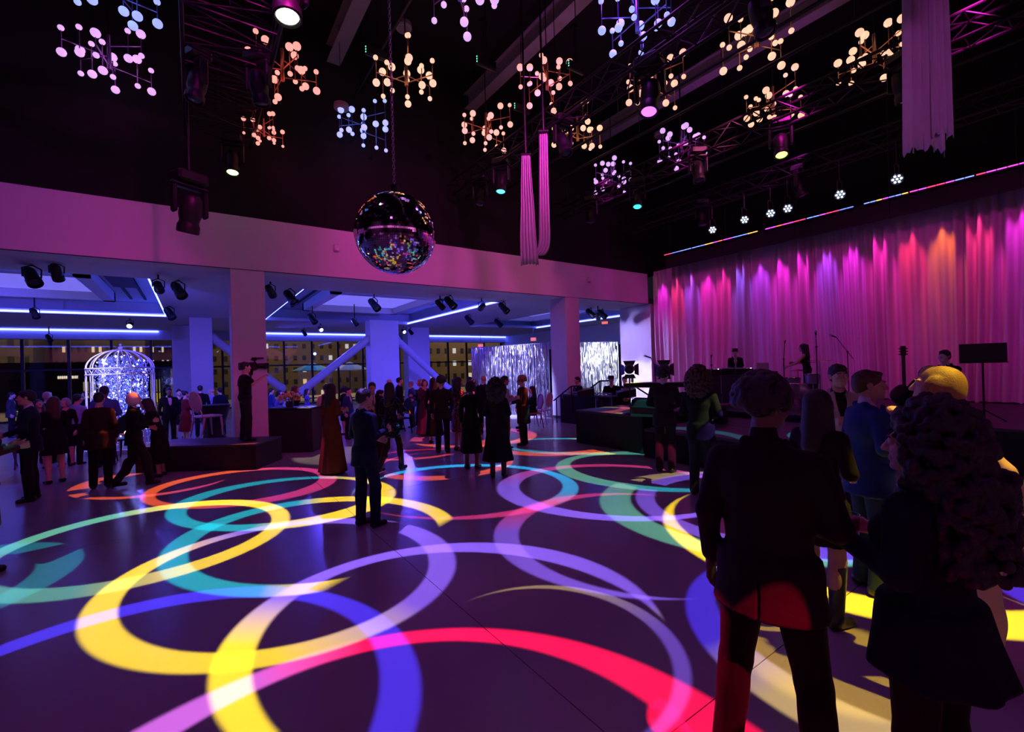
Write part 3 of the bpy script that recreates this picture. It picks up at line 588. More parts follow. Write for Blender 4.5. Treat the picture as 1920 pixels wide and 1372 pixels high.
# electric guitar on a stand, music stand, keyboards, wedges, lamp heads
x, y = at_stage(1690, 8.4); t = thing('guitar', 'dark electric guitar upright on a stand, neck and headstock showing', 'guitar', (x, y, .69), R(-50))
b = MB(); b.prism([(.16*math.cos(a)*(1+.18*math.cos(2*a)), .02*0+.2*math.sin(a)) for a in np.linspace(0, 2*PI, 25)[:-1]], -.022, .022); b.xf(Matrix.Translation((0, 0, .42)) @ Matrix.Rotation(R(82), 4, 'X')).build('body', mat('guitar_dark', (.05, .02, .02), .2), t)
MB().rbox(-.028, -.09, .58, .028, -.062, 1.16, .008).build('neck', mat('neck_wood', (.06, .04, .03), .4), t); hd = MB().rbox(-.045, -.09, 1.15, .045, -.062, 1.33, .012).build('headstock', mat('guitar_dark', (.05, .02, .02), .2), t)
for k in range(3):
    for sx in (-1, 1): MB().cyl((sx*.045, -.076, 1.18+.05*k), (sx*.07, -.076, 1.18+.05*k), .011).build('tuner', CHROME, hd)
MB().tube([(-.2, .05, 0), (0, 0, .3), (.2, .05, 0)], .012, 6).build('stand', BLACKM, t); MB().tube([(0, 0, .3), (0, .28, 0)], .012, 6).build('stand_leg', BLACKM, t)
x, y = at_stage(1843, 7.7); t = thing('music_stand', 'black music stand with a wide flat desk at the right of the stage', 'music stand', (x, y, .69), R(-68))
MB().rbox(-.29, -.02, 1.0, .29, .0, 1.32, .006).xf(Matrix.Rotation(0, 4, 'X')).build('desk', BLACKM, t); MB().rbox(-.29, -.07, .99, .29, .0, 1.005, .004).build('ledge', BLACKM, t); MB().cyl((0, .01, 0.02), (0, .01, 1.05), .014).build('pole', BLACKM, t)
for k in range(3): a = 2*PI*k/3; MB().tube([(0, 0, .2), (.26*math.cos(a), .26*math.sin(a), .01)], .01, 6).build('foot', BLACKM, t)
x, y = at_stage(1225, 10.2); t = thing('keyboard', 'stage keyboard on a black stand near the column end', 'keyboard', (x, y, .78), R(-55))
MB().rbox(-.65, -.17, .52, .65, .17, .62, .015).build('body', BLACKM, t)
for k in range(26): MB().rbox(-.6+.046*k, -.16, .62, -.6+.046*k+.042, -.01, .635, .003).build('key', mat('white_key', (.6, .6, .6), .3), t)
for s_ in (-1, 1): MB().tube([(-.4*s_, -.12, 0), (.4*s_, .12, .52)], .018, 6).build('stand_leg', BLACKM, t)
for px, d, z0, lb in ((1180, 9.6, .78, 'black stage lamp head on a pole in front of the white streaked wall'), (1246, 8.95, .78, 'black stage lamp head on a pole by the curtain edge')):
    x, y = at_stage(px, d); p = dep(px, 693, d); t = thing('stage_lamp', lb, 'lamp', (x, y, z0), R(40), 'lamp heads on poles'); hz = p[2]-z0
    MB().cyl((0, 0, .02), (0, 0, hz-.1), .015).build('pole', BLACKM, t); MB().cyl((0, 0, 0), (0, 0, .03), .18, .17, 18).build('base', BLACKM, t)
    MB().cyl((-.14, 0, hz), (.06, 0, hz+.02), .09, .11, 14).build('can', BLACKM, t)
    for a in (0, PI/2, PI, 3*PI/2):
        c, s_ = math.cos(a), math.sin(a); MB().add([(.06, .1*c-.09*s_, hz+.1*s_+.09*c), (.06, .1*c+.09*s_, hz+.1*s_-.09*c), (.19, .19*c+.13*s_, hz+.19*s_-.13*c), (.19, .19*c-.13*s_, hz+.19*s_+.13*c)], [(0, 1, 2, 3)]).add([(.064, .1*c-.09*s_, hz+.1*s_+.09*c), (.064, .1*c+.09*s_, hz+.1*s_-.09*c), (.194, .19*c+.13*s_, hz+.19*s_-.13*c), (.194, .19*c-.13*s_, hz+.19*s_+.13*c)], [(3, 2, 1, 0)]).build('barn_door', BLACKM, t, smooth=False)
def wedge(px, d, z0, rz, lb):
    x, y = at_stage(px, d); t = thing('floor_monitor', lb, 'speaker', (x, y, z0), rz, 'floor monitors on stage')
    b = MB().prism([(-.22, 0), (.22, 0), (.16, .32), (-.02, .36)], -.3, .3); b.xf(Matrix.Rotation(PI/2, 4, 'X')).build('cabinet', BLACKP, t, smooth=False)
    b = MB().box(-.02, -.27, -.005, .17, .27, .012); b.xf(Matrix.Translation((.20, 0, .02)) @ Matrix.Rotation(R(-79), 4, 'Y')).build('grille', mat('speaker_grille', (.02, .02, .022), .6, .5), t, smooth=False)
wedge(1215, 9.2, .78, R(190), 'black wedge monitor on the raised side deck'); wedge(1330, 9.6, .56, R(200), 'black wedge monitor behind the person with lit curly hair')
# desk consoles of the technicians
for px, d, lb in ((1098, 13.95, 'mixing console in front of the left technician'), (1172, 13.0, 'mixing console with a screen in front of the right technician')):
    q = dep(px, 700, d); t = thing('mixing_console', lb, 'console', (q[0], q[1], .92), R(-45), 'technician consoles')
    b = MB().prism([(-.25, 0), (.25, 0), (.25, .22), (-.25, .12)], -.45, .45); b.xf(Matrix.Rotation(PI/2, 4, 'X')).build('body', BLACKM, t, smooth=False)
    for k in range(8): MB().rbox(-.1, -.4+.1*k, .16, .1, -.36+.1*k, .2, .004).build('fader_strip', STEEL, t)
    s_ = MB().rbox(.18, -.25, .3, .21, .25, .62, .008).build('screen', BLACKM, t); MB().cyl((.2, 0, .15), (.2, 0, .32), .02).build('screen_arm', BLACKM, t)
# ------------------------------------------------------------------ rig: beams, trusses, pipes
STEELD = mat('dark_steel', (.009, .0085, .010), .5, .2)
BEAMC = mat('beam_primer', (.22, .2, .23), .6, .1)
for k, (x, lb) in enumerate(((-6.5, 'roof beam far left under the black ceiling'), (-1.8, 'roof beam left of the mirror ball'), (3.0, 'roof beam above the mirror ball'), (6.85, 'violet lit roof beam crossing the top centre'), (11.5, 'violet lit roof beam at the top right'))):
    z0 = 9.45
    b = MB().box(x-.16, -9, z0, x+.16, 11.6, z0+.03).box(x-.02, -9, z0+.03, x+.02, 11.6, z0+.42).box(x-.16, -9, z0+.42, x+.16, 11.6, z0+.45)
    o = b.build('roof_beam', BEAMC, smooth=False); o['kind'] = 'structure'; o['label'] = lb; o['category'] = 'beam'
    for y in (-6, 0, 6, 11.2): bx(x-.05, y, z0+.45, x+.05, y+.1, CEIL).build('hanger', STEELD, o, smooth=False)
def truss(label, x, y0, y1, z, wd=.4, ht=.4):
    t = thing('lighting_truss', label, 'truss', (x, y0, z), 0, 'trusses over the dance floor'); L_ = y1-y0
    for sx in (-1, 1):
        for z_ in (0, ht): MB().cyl((sx*wd/2, 0, z_), (sx*wd/2, L_, z_), .028, n=8).build('chord', STEELD, t)
    b = MB(); n_ = int(L_/.45)
    for i in range(n_):
        a, c = L_*i/n_, L_*(i+1)/n_
        for sx in (-1, 1): b.cyl((sx*wd/2, a, 0 if i % 2 else ht), (sx*wd/2, c, ht if i % 2 else 0), .012, n=5, cap=False)
        for z_ in (0, ht): b.cyl((-wd/2, a if i % 2 else c, z_), (wd/2, c if i % 2 else a, z_), .012, n=5, cap=False); b.cyl((-wd/2, a, z_), (wd/2, a, z_), .012, n=5, cap=False)
    b.build('lacing', STEELD, t)
    for q in np.linspace(.4, L_-.4, 4): MB().cyl((0, q, ht), (0, q, CEIL-z), .008, n=5).build('hang_cable', STEELD, t)
    return t
TZ = 6.75
truss('wide black lighting truss running overhead on the left', .55, .5, 11.3, TZ, 1.15, .4)
truss('black lighting truss running to the header right of the mirror ball', 6.25, -1, 11.3, TZ-.05)
truss('black lighting truss running overhead right of the hanging loop', 9.9, -2, 11.2, TZ-.1)
truss('black lighting truss nearest the stage pelmet', 12.9, -5, 11.2, TZ-.2)
truss('black lighting truss over the left of the dance floor', -3.2, -1, 11.2, TZ)
truss('black lighting truss above and behind the photographer', .4, -8, .3, TZ)
truss('black lighting truss straight above the photographer', 1.75, -6, .9, TZ+.05)
truss('black lighting truss behind the photographer to the right', 3.55, -8, 1.3, TZ+.05)
truss('black lighting truss right of the photographer', 4.7, -6, .9, TZ+.05)

for x, y0, y1, z, lb in ((3.4, 0, 11.3, 8.6, 'thin pipe high above the mirror ball'), (7.7, -2, 11.3, 7.1, 'thin pipe between the two right trusses'), (8.4, -2, 11.3, 7.0, 'second thin pipe between the two right trusses'), (11.3, -3, 11.3, 7.0, 'thin pipe left of the stage truss'), (-1.4, 0, 11.3, 8.6, 'thin pipe over the left dance floor')):
    t = thing('rig_pipe', lb, 'pipe', (x, y0, z), 0, 'rig pipes'); MB().cyl((0, 0, 0), (0, y1-y0, 0), .03).build('pipe', STEELD, t)
    for q in np.linspace(.5, y1-y0-.5, 4): MB().cyl((0, q, 0), (0, q, CEIL-z), .007, n=5).build('hang_cable', STEELD, t)
# ------------------------------------------------------------------ moving head projectors
def moving_head(label, p, zt, aim, col=None, es=5.0, size=1.0, group='moving head lights on the trusses'):
    # p: lens position; zt: height of the truss it hangs from
    p = Vector(p); a = (Vector(aim)-p).normalized(); piv = p-a*.26*size
    t = thing('moving_head_light', label, 'stage light', (piv.x, piv.y, piv.z), 0, group)
    q = a.to_track_quat('-Z', 'Y').to_matrix().to_4x4(); s = size
    yaw = math.atan2(a.y, a.x)
    b = MB().lathe([(0.001, .25), (.08, .25), (.12, .21), (.135, .1), (.135, -.02), (.115, -.1), (.12, -.13), (.135, -.16), (.135, -.25), (.118, -.262), (.105, -.25)], 20); b.v = [(x*s, y*s, z*s) for x, y, z in b.v]; b.xf(q).build('head', BLACKM, t)
    lm = mat('lens_dark', (.04, .05, .07), .08) if col is None else mat('lens_%.2f_%.2f_%.2f' % col, (.3, .3, .3), .2, emit=col, es=es, noise=.6, nscale=9, nosample=True)
    b = MB().sphere((0, 0, -.225), .11, 18, 8, (1, 1, .3)); b.v = [(x*s, y*s, z*s) for x, y, z in b.v]; b.xf(q).build('lens', lm, t)
    Rz = Matrix.Rotation(yaw+PI/2, 4, 'Z')
    b = MB().rbox(-.22, -.06, -.02, -.17, .06, .36, .02).rbox(.17, -.06, -.02, .22, .06, .36, .02).rbox(-.22, -.07, .34, .22, .07, .40, .02); b.v = [(x*s, y*s, z*s) for x, y, z in b.v]; b.xf(Rz).build('yoke', BLACKM, t)
    b = MB().rbox(-.19, -.15, .40, .19, .15, .56, .03); b.v = [(x*s, y*s, z*s) for x, y, z in b.v]; b.xf(Rz).build('base', BLACKM, t)
    top = zt-piv.z
    if top > .56*s: MB().cyl((0, 0, .55*s), (0, 0, top), .022).build('clamp_pipe', BLACKM, t)
    return t
_P = {tuple(l): n for l, n, _ in PROJ}
moving_head('large moving head with bright white lens at the top of the left truss', (1.05, 6.1, GOBO_Z+.02), TZ, (1.3, 5.2, 0), (.9, .95, .75), 6, 1.25)
moving_head('moving head with green yellow lens hanging near the header', (.75, 10.9, 6.0), TZ, (.4, 9.4, 0), (.55, 1, .25), 5)
moving_head('moving head with cyan lens on the centre truss', (6.1, 8.98, 6.02), TZ, (5.0, 8.4, 0), (.05, .7, 1), 5)
moving_head('moving head with yellow lens right of the chandeliers', (10.0, 4.41, 6.02), TZ-.1, (8.2, 3.4, 0), (.9, 1, .1), 5)
moving_head('moving head with teal lens below the violet chandeliers', (9.84, 7.99, 6.02), TZ-.1, (8.2, 6.9, 0), (.02, .6, .75), 4)
moving_head('moving head with violet lens under the centre truss', (6.4, 4.9, 6.07), TZ, (4.8, 4.4, 0), (.5, .1, .9), 3, 1.2)
moving_head('moving head on the rear truss throwing the added red jacket patch', (.25, -2.9, 6.42), TZ, (.6, 1.5, 0), (1, .1, .1), 3)
moving_head('moving head on the left truss aimed at the teal crescent', (-3.2, 5.6, 6.22), TZ, (-2.3, 6.3, 0), (.05, .5, .6), 3)
moving_head('moving head behind the photographer aimed at the lavender rings', (3.7, 1.0, 6.42), TZ+.05, (4.2, 3.2, 0), (.5, .4, .9), 3)
moving_head('moving head over the photographer throwing the wide yellow ring', (3.6, .35, 6.42), TZ+.05, (4.4, 1.0, 0), (1, .8, .2), 3)
moving_head('added narrow beam head right of the photographer aimed at the gold dress', (5.0, -1.0, 6.42), TZ+.05, (3.55, .72, 1.35), (1, .75, .1), 3)
moving_head('moving head right of the photographer aimed at the blue tan ring', (4.6, .2, 6.42), TZ+.05, (4.6, 1.2, 0), (1, .8, .1), 3)
t_ = thing('rig_pipe', 'short pipe carrying the lamp behind the photographer', 'pipe', (6.8, -3, 7.0), 0, 'rig pipes'); MB().cyl((0, 0, 0), (0, 3, 0), .03).build('pipe', STEELD, t_); MB().cyl((0, 1.4, 0), (0, 1.4, CEIL-7), .007, n=5).build('hang_cable', STEELD, t_)
moving_head('moving head behind the photographer aimed at the blue ring', (6.8, -1.6, 6.42), 7.0, (5, 0, 0), (.4, .4, .9), 3)
# unlit heads along the trusses
for x, y, z, zt, ax, ay, lb in ((.95, 3.6, 6.2, TZ, 1, 3, 'unlit moving head nearest on the wide left truss'), (.1, 4.8, 6.2, TZ, -.6, 6, 'unlit moving head on the near side of the left truss'), (1.0, 8.2, 6.15, TZ, 2, 9, 'unlit moving head on the far part of the left truss'), (.1, 8.6, 6.15, TZ, -1, 8, 'unlit moving head beside the red chandelier'),
        (6.25, 6.8, 6.1, TZ-.05, 6, 4, 'unlit moving head on the centre truss before the cyan one'), (6.25, 2.9, 6.1, TZ-.05, 7, 2, 'unlit moving head near the front of the centre truss'), (6.25, 10.2, 6.1, TZ-.05, 5, 9.5, 'unlit moving head at the header end of the centre truss'), (9.9, 6.2, 6.1, TZ-.1, 9, 5, 'unlit moving head mid way on the right truss'), (9.9, 2.4, 6.1, TZ-.1, 11, 2, 'unlit moving head near the hanging drape'), (9.9, 9.8, 6.1, TZ-.1, 9, 9, 'unlit moving head at the far end of the right truss'), (12.9, 5.2, 6.0, TZ-.2, 13, 3, 'unlit moving head on the stage truss'), (12.9, 8.0, 6.0, TZ-.2, 12, 7, 'unlit moving head on the far stage truss')):
    moving_head(lb, (x, y, z), zt, (ax, ay, 0))
# blue profile head in front of the header, hanging low
p = on(352, 437, 1, 9.2); moving_head('long black profile spot hanging low in front of the header', p, TZ, (p[0]-.5, 10.2, .5), (1, .5, .25), 1.5, 1.2)
# small seven-lamp LED pars near the pelmet
def led_par(px, py, lb):
    q = on(px, py, 0, 12.7); t = thing('led_par', lb, 'stage light', q, 0, 'seven-lamp LED pars by the stage')
    a = Vector((-q[0]*.8, -q[1]*.8, -q[2])).normalized(); Q = a.to_track_quat('-Z', 'Y').to_matrix().to_4x4()
    MB().lathe([(.001, .2), (.09, .2), (.12, .05), (.125, 0), (.11, .0), (.10, .03), (.001, .035)], 18).xf(Q).build('can', BLACKM, t)
    for k in range(7):
        r = 0 if k == 6 else .07; c = (r*math.cos(k*PI/3), r*math.sin(k*PI/3), .015); MB().sphere(c, .024, 8, 6).xf(Q).build('diode', mat('diode_blue', (.5, .5, .6), .4, emit=(.55, .7, 1), es=7, noise=0, nosample=True), t)
    MB().tube([(-.13, 0, .08), (-.14, 0, .3), (0, 0, .34), (.14, 0, .3), (.13, 0, .08)], .012, 6).build('yoke', BLACKM, t)
    MB().cyl((0, 0, .33), (0, 0, TZ-.2-q[2]), .012, n=6).build('clamp_pipe', BLACKM, t)
for k, (px, py) in enumerate(((1336, 431), (1396, 412), (1445, 400), (1477, 391), (1575, 365), (1682, 336))):
    led_par(px, py, 'small blue white LED par above the pelmet, '+('nearest the header', 'second from the header', 'third from the header', 'fourth from the header', 'fifth from the header', 'under the hanging drape')[k])
# ceiling speakers and smoke heads
for px, py, z, lb in ((757, 55, 8.9, 'round ceiling speaker above the orange chandelier'), (800, 240, 8.9, 'round ceiling speaker right of the mirror ball chain'), (640, 205, 7.9, 'round ceiling speaker beside the blue chandelier'), (1237, 256, 9.0, 'round ceiling speaker above the violet chandelier')):
    p = fl(px, py, z); t = thing('pendant_speaker', lb, 'speaker', p, 0, 'round pendant speakers'); MB().lathe([(.001, 0), (.15, 0), (.17, .03), (.16, .12), (.05, .16), (.001, .16)], 20).build('body', mat('speaker_grey', (.22, .18, .22), .6), t)
    MB().cyl((0, 0, .15), (0, 0, CEIL-z), .008, n=5).build('stem', STEELD, t); MB().lathe([(.001, -.006), (.12, -.006), (.12, 0)], 20).build('grille', mat('grille_grey', (.15, .12, .15), .7), t)
for px, py, lb in ((690, 95, 'small junction box with green dots, left of the centre'), (897, 113, 'small junction box with green dots beside the violet beam'), (967, 200, 'small junction box with green dots above the orange chandelier'), (1068, 121, 'small junction box with green dots near the blue chandelier')):
    p = fl(px, py, 8.0); t = thing('junction_box', lb, 'box', p, 0, 'junction boxes with green dots'); MB().rbox(-.05, -.05, -.08, .4, .05, .08, .01).build('case', STEELD, t)
    MB().cyl((.2, 0, .08), (.2, 0, CEIL-8.0), .01, n=5).build('stem', STEELD, t)
    for k in range(3): MB().sphere((-.05, -.03, -.055+.05*k), .013, 8, 5).build('dot', mat('green_dot', (.1, .4, .2), .5, emit=(.1, 1, .55), es=2.5, noise=0, nosample=True), t)
# ------------------------------------------------------------------ chandeliers of glowing globes
CH = [(205, 118, (.62, .17, .80), 'magenta globe chandelier at the upper left'), (203, -22, (.10, .22, 1.0), 'blue globe chandelier cut by the top edge at left'), (862, -14, (.60, .20, .85), 'violet globe chandelier cut by the top edge at centre'),
      (762, 150, (1, .42, .16), 'peach globe chandelier above the mirror ball'), (682, 243, (.12, .28, 1), 'blue globe chandelier left of the mirror ball chain'), (495, 250, (1, .14, .04), 'red globe chandelier left behind the wide truss'),
      (530, 140, (1, .16, .05), 'red globe chandelier half hidden by the wide truss'), (912, 250, (1, .28, .12), 'coral globe chandelier left of the hanging loop'), (1026, 158, (1, .22, .10), 'red orange globe chandelier above the hanging loop'),
      (1083, 256, (1, .42, .13), 'amber globe chandelier right of the hanging loop'), (1195, 48, (.12, .25, 1), 'blue globe chandelier at the top right of centre'), (1228, 165, (1, .34, .10), 'orange globe chandelier split by the right truss'),
      (1147, 335, (.55, .16, .85), 'small violet globe chandelier low above the header'), (1278, 280, (.52, .14, .82), 'small violet globe chandelier nearest the stage corner'), (1418, 78, (1, .42, .15), 'orange globe chandelier high on the right'),
      (1450, 203, (1, .38, .12), 'orange globe chandelier above the yellow lens'), (1640, 112, (1, .40, .12), 'orange globe chandelier beside the hanging drape')]
CHZ0 = 7.6
_gl = {}
def globe_mesh(r, col):
    k = (r, col)
    if k not in _gl: _gl[k] = MB().sphere((0, 0, 0), r, 14, 9).mesh('globe', mat('globe_%.2f_%.2f_%.2f' % col, (.8, .8, .8), .3, emit=tuple(min(1, c*.75+.25) for c in col), es=1.1, noise=.08, nscale=12, nosample=True), True)
    return _gl[k]
for k, (px, py, col, lb) in enumerate(CH):
    rg = random.Random(40+k); CHZ = 8.0 if px == 1026 else CHZ0; p = fl(px, py, CHZ)
    while p[1] > 10.9: CHZ -= .1; p = fl(px, py, CHZ)
    t = thing('globe_chandelier', lb, 'chandelier', p, rg.uniform(0, PI), 'globe chandeliers')
    if px == 495: t.scale = (.62, .62, .62)
    mm = mat('stem_%.2f_%.2f_%.2f' % col, tuple(.18+.5*c for c in col), .3, .9, noise=0)
    MB().cyl((0, 0, -.12), (0, 0, .5), .035, .03, 12).build('hub', mm, t); MB().cyl((0, 0, .48), (0, 0, CEIL-CHZ), .012, n=6).build('drop_rod', STEELD, t)
    MB().lathe([(.001, CEIL-CHZ-.06), (.07, CEIL-CHZ-.06), (.08, CEIL-CHZ)], 12).build('canopy', STEELD, t)
    for a in range(6):
        an = a*PI/3+rg.uniform(-.12, .12); z = (.10, -.06)[a % 2]+(.2 if a in (1, 4) else 0); c, s_ = math.cos(an), math.sin(an)
        ro = rg.uniform(.54, .62); ar = MB().cyl((0, 0, z), (ro*c, ro*s_, z), .011, n=6).build('arm', mm, t)
        for r_, up, dn in ((ro, rg.uniform(.16, .3), rg.uniform(.16, .3)), (ro*rg.uniform(.5, .66), rg.uniform(.18, .34), rg.uniform(.1, .3))):
            x, y = r_*c, r_*s_; MB().cyl((x, y, z-dn), (x, y, z+up), .009, n=6).build('stem', mm, t)
            big = rg.random() < .5
            obj('globe', globe_mesh(.072 if big else .046, col), t, (x, y, z+up)); obj('globe', globe_mesh(.046 if big else .068, col), t, (x, y, z-dn))
    light('chandelier_glow', 'POINT', (p[0], p[1], p[2]), 5, col, radius=.45)
# ------------------------------------------------------------------ mirror ball on its chain
BD = 6.7; bc = dep(742, 438, BD); br = 76*BD/FOC*.985
t = thing('mirror_ball', 'large mirror ball on a long chain above the dance floor', 'mirror ball', bc)
MB().sphere((0, 0, 0), br*.985, 48, 32).build('core', BLACKP, t)
b = MB(); rg = np.random.default_rng(3); rows = 62
for i in range(rows):
    la = -PI/2+PI*(i+.5)/rows; nc = max(4, int(round(2*PI*math.cos(la)/(PI/rows)))); hh = br*PI/rows*.47; ww = br*2*PI*math.cos(la)/nc*.47
    for j in range(nc):
        lo = 2*PI*(j+.5*(i % 2))/nc; nrm = np.array([math.cos(la)*math.cos(lo), math.cos(la)*math.sin(lo), math.sin(la)]); c0 = nrm*br
        nrm = nrm+rg.normal(0, .010, 3); nrm /= np.linalg.norm(nrm); u = np.array([-math.sin(lo), math.cos(lo), 0]); u -= nrm*(u@nrm); u /= np.linalg.norm(u); v = np.cross(nrm, u)
        b.add([c0-u*ww-v*hh, c0+u*ww-v*hh, c0+u*ww+v*hh, c0-u*ww+v*hh], [(0, 1, 2, 3)])
o = b.build('mirror_tiles', mat('mirror_tile', (.86, .86, .88), .03, 1.0, noise=0), t, smooth=False); o['kind'] = 'stuff'
MB().lathe([(.001, br+.12), (.06, br+.12), (.07, br+.02), (.16, br-.03), (.17, br-.05)], 18).build('cap', BLACKM, t)
b = MB(); z = br+.1; k = 0; ztop = 8.6-bc[2]
while z < ztop:
    pts = [((.017*math.cos(q), 0, .034*math.sin(q)) if k % 2 else (0, .017*math.cos(q), .034*math.sin(q))) for q in np.linspace(0, 2*PI, 9)[:-1]]
    b.tube([(a, c, d+z+.03) for a, c, d in pts], .006, 5, True); z += .053; k += 1
o = b.build('chain', mat('chain_steel', (.5, .45, .52), .4, .9), t); o['kind'] = 'stuff'
MB().rbox(-.1, -.1, ztop, .1, .1, ztop+.2, .02).build('motor', BLACKM, t); MB().cyl((0, 0, ztop+.2), (0, 0, CEIL-bc[2]), .02, n=6).build('motor_pipe', STEELD, t)
# ------------------------------------------------------------------ hanging fabric
FAB = mat('hanging_fabric', (.52, .47, .50), .85, noise=.05, nscale=5, bump=.1, bscale=60)
def ribbon(path, wds, side, pleat=.018, per=5, thick=.012, ragged=0):
    # path: centre points; side: width direction; pleats fold out of the cloth
    path = np.array(path, float); n_, m_ = len(path), 33; side = np.array(side, float)/np.linalg.norm(side); V = []
    for i in range(n_):
        tn = path[min(i+1, n_-1)]-path[max(i-1, 0)]; tn /= np.linalg.norm(tn); nr = np.cross(side, tn); nr /= np.linalg.norm(nr)
        for j in range(m_):
            u = j/(m_-1)*2-1; q = path[i]+side*u*wds[i]/2+nr*pleat*math.cos(u*PI*per+.4*math.sin(i*.3))
            if i == n_-1 and ragged: q = q+tn*ragged*(.5+.5*math.sin(j*1.9)*math.cos(j*.7)+.6*abs(u))
            V.append(q)
    F = [(i*m_+j, i*m_+j+1, (i+1)*m_+j+1, (i+1)*m_+j) for i in range(n_-1) for j in range(m_-1)]
    b = MB().add(V, F); return b
def cloth_obj(name, b, parent):
    o = b.build(name, FAB, parent); md = o.modifiers.new('thickness', 'SOLIDIFY'); md.thickness = .008; return o
q0, q1 = dep(1728, -120, 6.0), dep(1735, 268, 5.9)
t = thing('hanging_drape', 'pale fabric drape hanging from the rig at the right, ragged hem', 'drape', (q1[0], q1[1], q1[2]))
zt = TZ; pts = [(0, 0, z) for z in np.linspace(zt-q1[2]+.0, 0, 20)]
sd = _r*1.0; sd = (sd[0], sd[1], 0)
cloth_obj('cloth', ribbon(pts, [.42+.12*(i/19) for i in range(20)], sd, .035, 4, ragged=.12), t)
cloth_obj('cloth', ribbon([(sd[0]*.16, sd[1]*.16-.03, z) for z in np.linspace(zt-q1[2], .14, 16)], [.25+.04*(i/15) for i in range(16)], sd, .03, 3, ragged=.08), t)
MB().cyl((-sd[0]*.4, -sd[1]*.4, zt-q1[2]), (sd[0]*.4, sd[1]*.4, zt-q1[2]), .025).build('hanging_bar', BLACKM, t); MB().cyl((0, 0, zt-q1[2]), (0, 0, CEIL-q1[2]), .008, n=5).build('hang_cable', STEELD, t)
LD = 9.0; e = dep(995, 495, LD); t = thing('fabric_loop', 'pale fabric hung as a long loop over the dance floor', 'drape', e)
def lp(x, y): return dep(x, y, LD)-e
up = [lp(986, 292), lp(987, 340), lp(989, 390), lp(990, 440), lp(993, 492)]
def dense(P, n_=22):
    P = np.array(P); s = np.linspace(0, len(P)-1, n_); i = np.minimum(s.astype(int), len(P)-2); f = (s-i)[:, None]
    Pm = np.vstack([2*P[0]-P[1], P, 2*P[-1]-P[-2]]); a, b_, c, d = Pm[i], Pm[i+1], Pm[i+2], Pm[i+3]
    return .5*((2*b_)+(-a+c)*f+(2*a-5*b_+4*c-d)*f*f+(-a+3*b_-3*c+d)*f**3)
cloth_obj('strip', ribbon(dense(up), np.linspace(.17, .36, 22), sd, .02, 5, ragged=.05), t)
cloth_obj('strip', ribbon(dense([lp(1019, 248), lp(1020, 320), lp(1021, 400), lp(1021, 450), lp(1015, 472), lp(1004, 477), lp(994, 460), lp(990, 420), lp(987, 340), lp(986, 294)], 44)+np.array(_f)*.05, [.16+.07*math.sin(PI*i/43) for i in range(44)], sd, .02, 4), t)
for x, y in ((986, 290), (1019, 246)):
    c = lp(x, y); MB().cyl(c-np.array(sd)*.1, c+np.array(sd)*.1, .03).build('clamp', BLACKM, t); MB().cyl(c, (c[0], c[1], CEIL-e[2]), .02, n=6).build('hang_pipe', STEELD, t)
# ------------------------------------------------------------------ lower room: track spotlights, exit signs
def track_spot(label, p, aim, lit=False, size=1.0):
    t = thing('track_spotlight', label, 'spotlight', p, 0, 'black spotlights in the lower room'); a = (Vector(aim)-Vector(p)).normalized(); Q = a.to_track_quat('-Z', 'Y').to_matrix().to_4x4(); s = size
    b = MB().lathe([(.001, .20), (.06, .20), (.085, .15), (.09, -.05), (.10, -.06), (.10, -.16), (.09, -.16), (.085, -.12)], 16); b.v = [(x*s, y*s, z*s) for x, y, z in b.v]; b.xf(Q).build('can', BLACKM, t)
    b = MB().sphere((0, 0, -.115), .085, 14, 6, (1, 1, .25)); b.v = [(x*s, y*s, z*s) for x, y, z in b.v]; b.xf(Q).build('lens', mat('spot_lens_lit', (.5, .5, .6), .3, emit=(.45, .55, 1), es=9, noise=0, nosample=True) if lit else mat('lens_dark', (.04, .05, .07), .08), t)
    yaw = math.atan2(a.y, a.x); b = MB().tube([(-.11, 0, 0), (-.115, 0, .14), (0, 0, .2), (.115, 0, .14), (.11, 0, 0)], .012, 6); b.v = [(x*s, y*s, z*s) for x, y, z in b.v]; b.xf(Matrix.Rotation(yaw+PI/2, 4, 'Z')).build('yoke', BLACKM, t)
    MB().cyl((0, 0, .18*s), (0, 0, HB+(.56 if any(b_[0]-.2 < p[0] < b_[1]+.2 and b_[2]-.2 < p[1] < b_[3]+.2 for b_ in BAYS) else .02)-p[2]), .02).build('clamp_stem', BLACKM, t)
LIT_NAMES = iter(['over the left windows', 'far left under the coffer', 'above the birdcage', 'left of the main column', 'over the bar', 'beside the violet column', 'behind the wide pier', 'beside the right column', 'right of the wide pier', 'over the far crowd', 'near the exit sign', 'over the terrace doors'])
for o in [o for o in bpy.data.objects if o.name.startswith('blue_track_lamp') or o.name.startswith('tinsel_lamp') or o.name.startswith('bower_lamp')]:
    d = o.matrix_basis.to_quaternion() @ Vector((0, 0, -1)); nm = next(LIT_NAMES, 'in the lower room')
    q = Vector(o.location)-d*.02; kid = Vector(o.location)-d*.14
    track_spot('black spotlight with a lit lens '+nm, tuple(kid-Vector((0, 0, 0))), tuple(o.location+d*3), True)
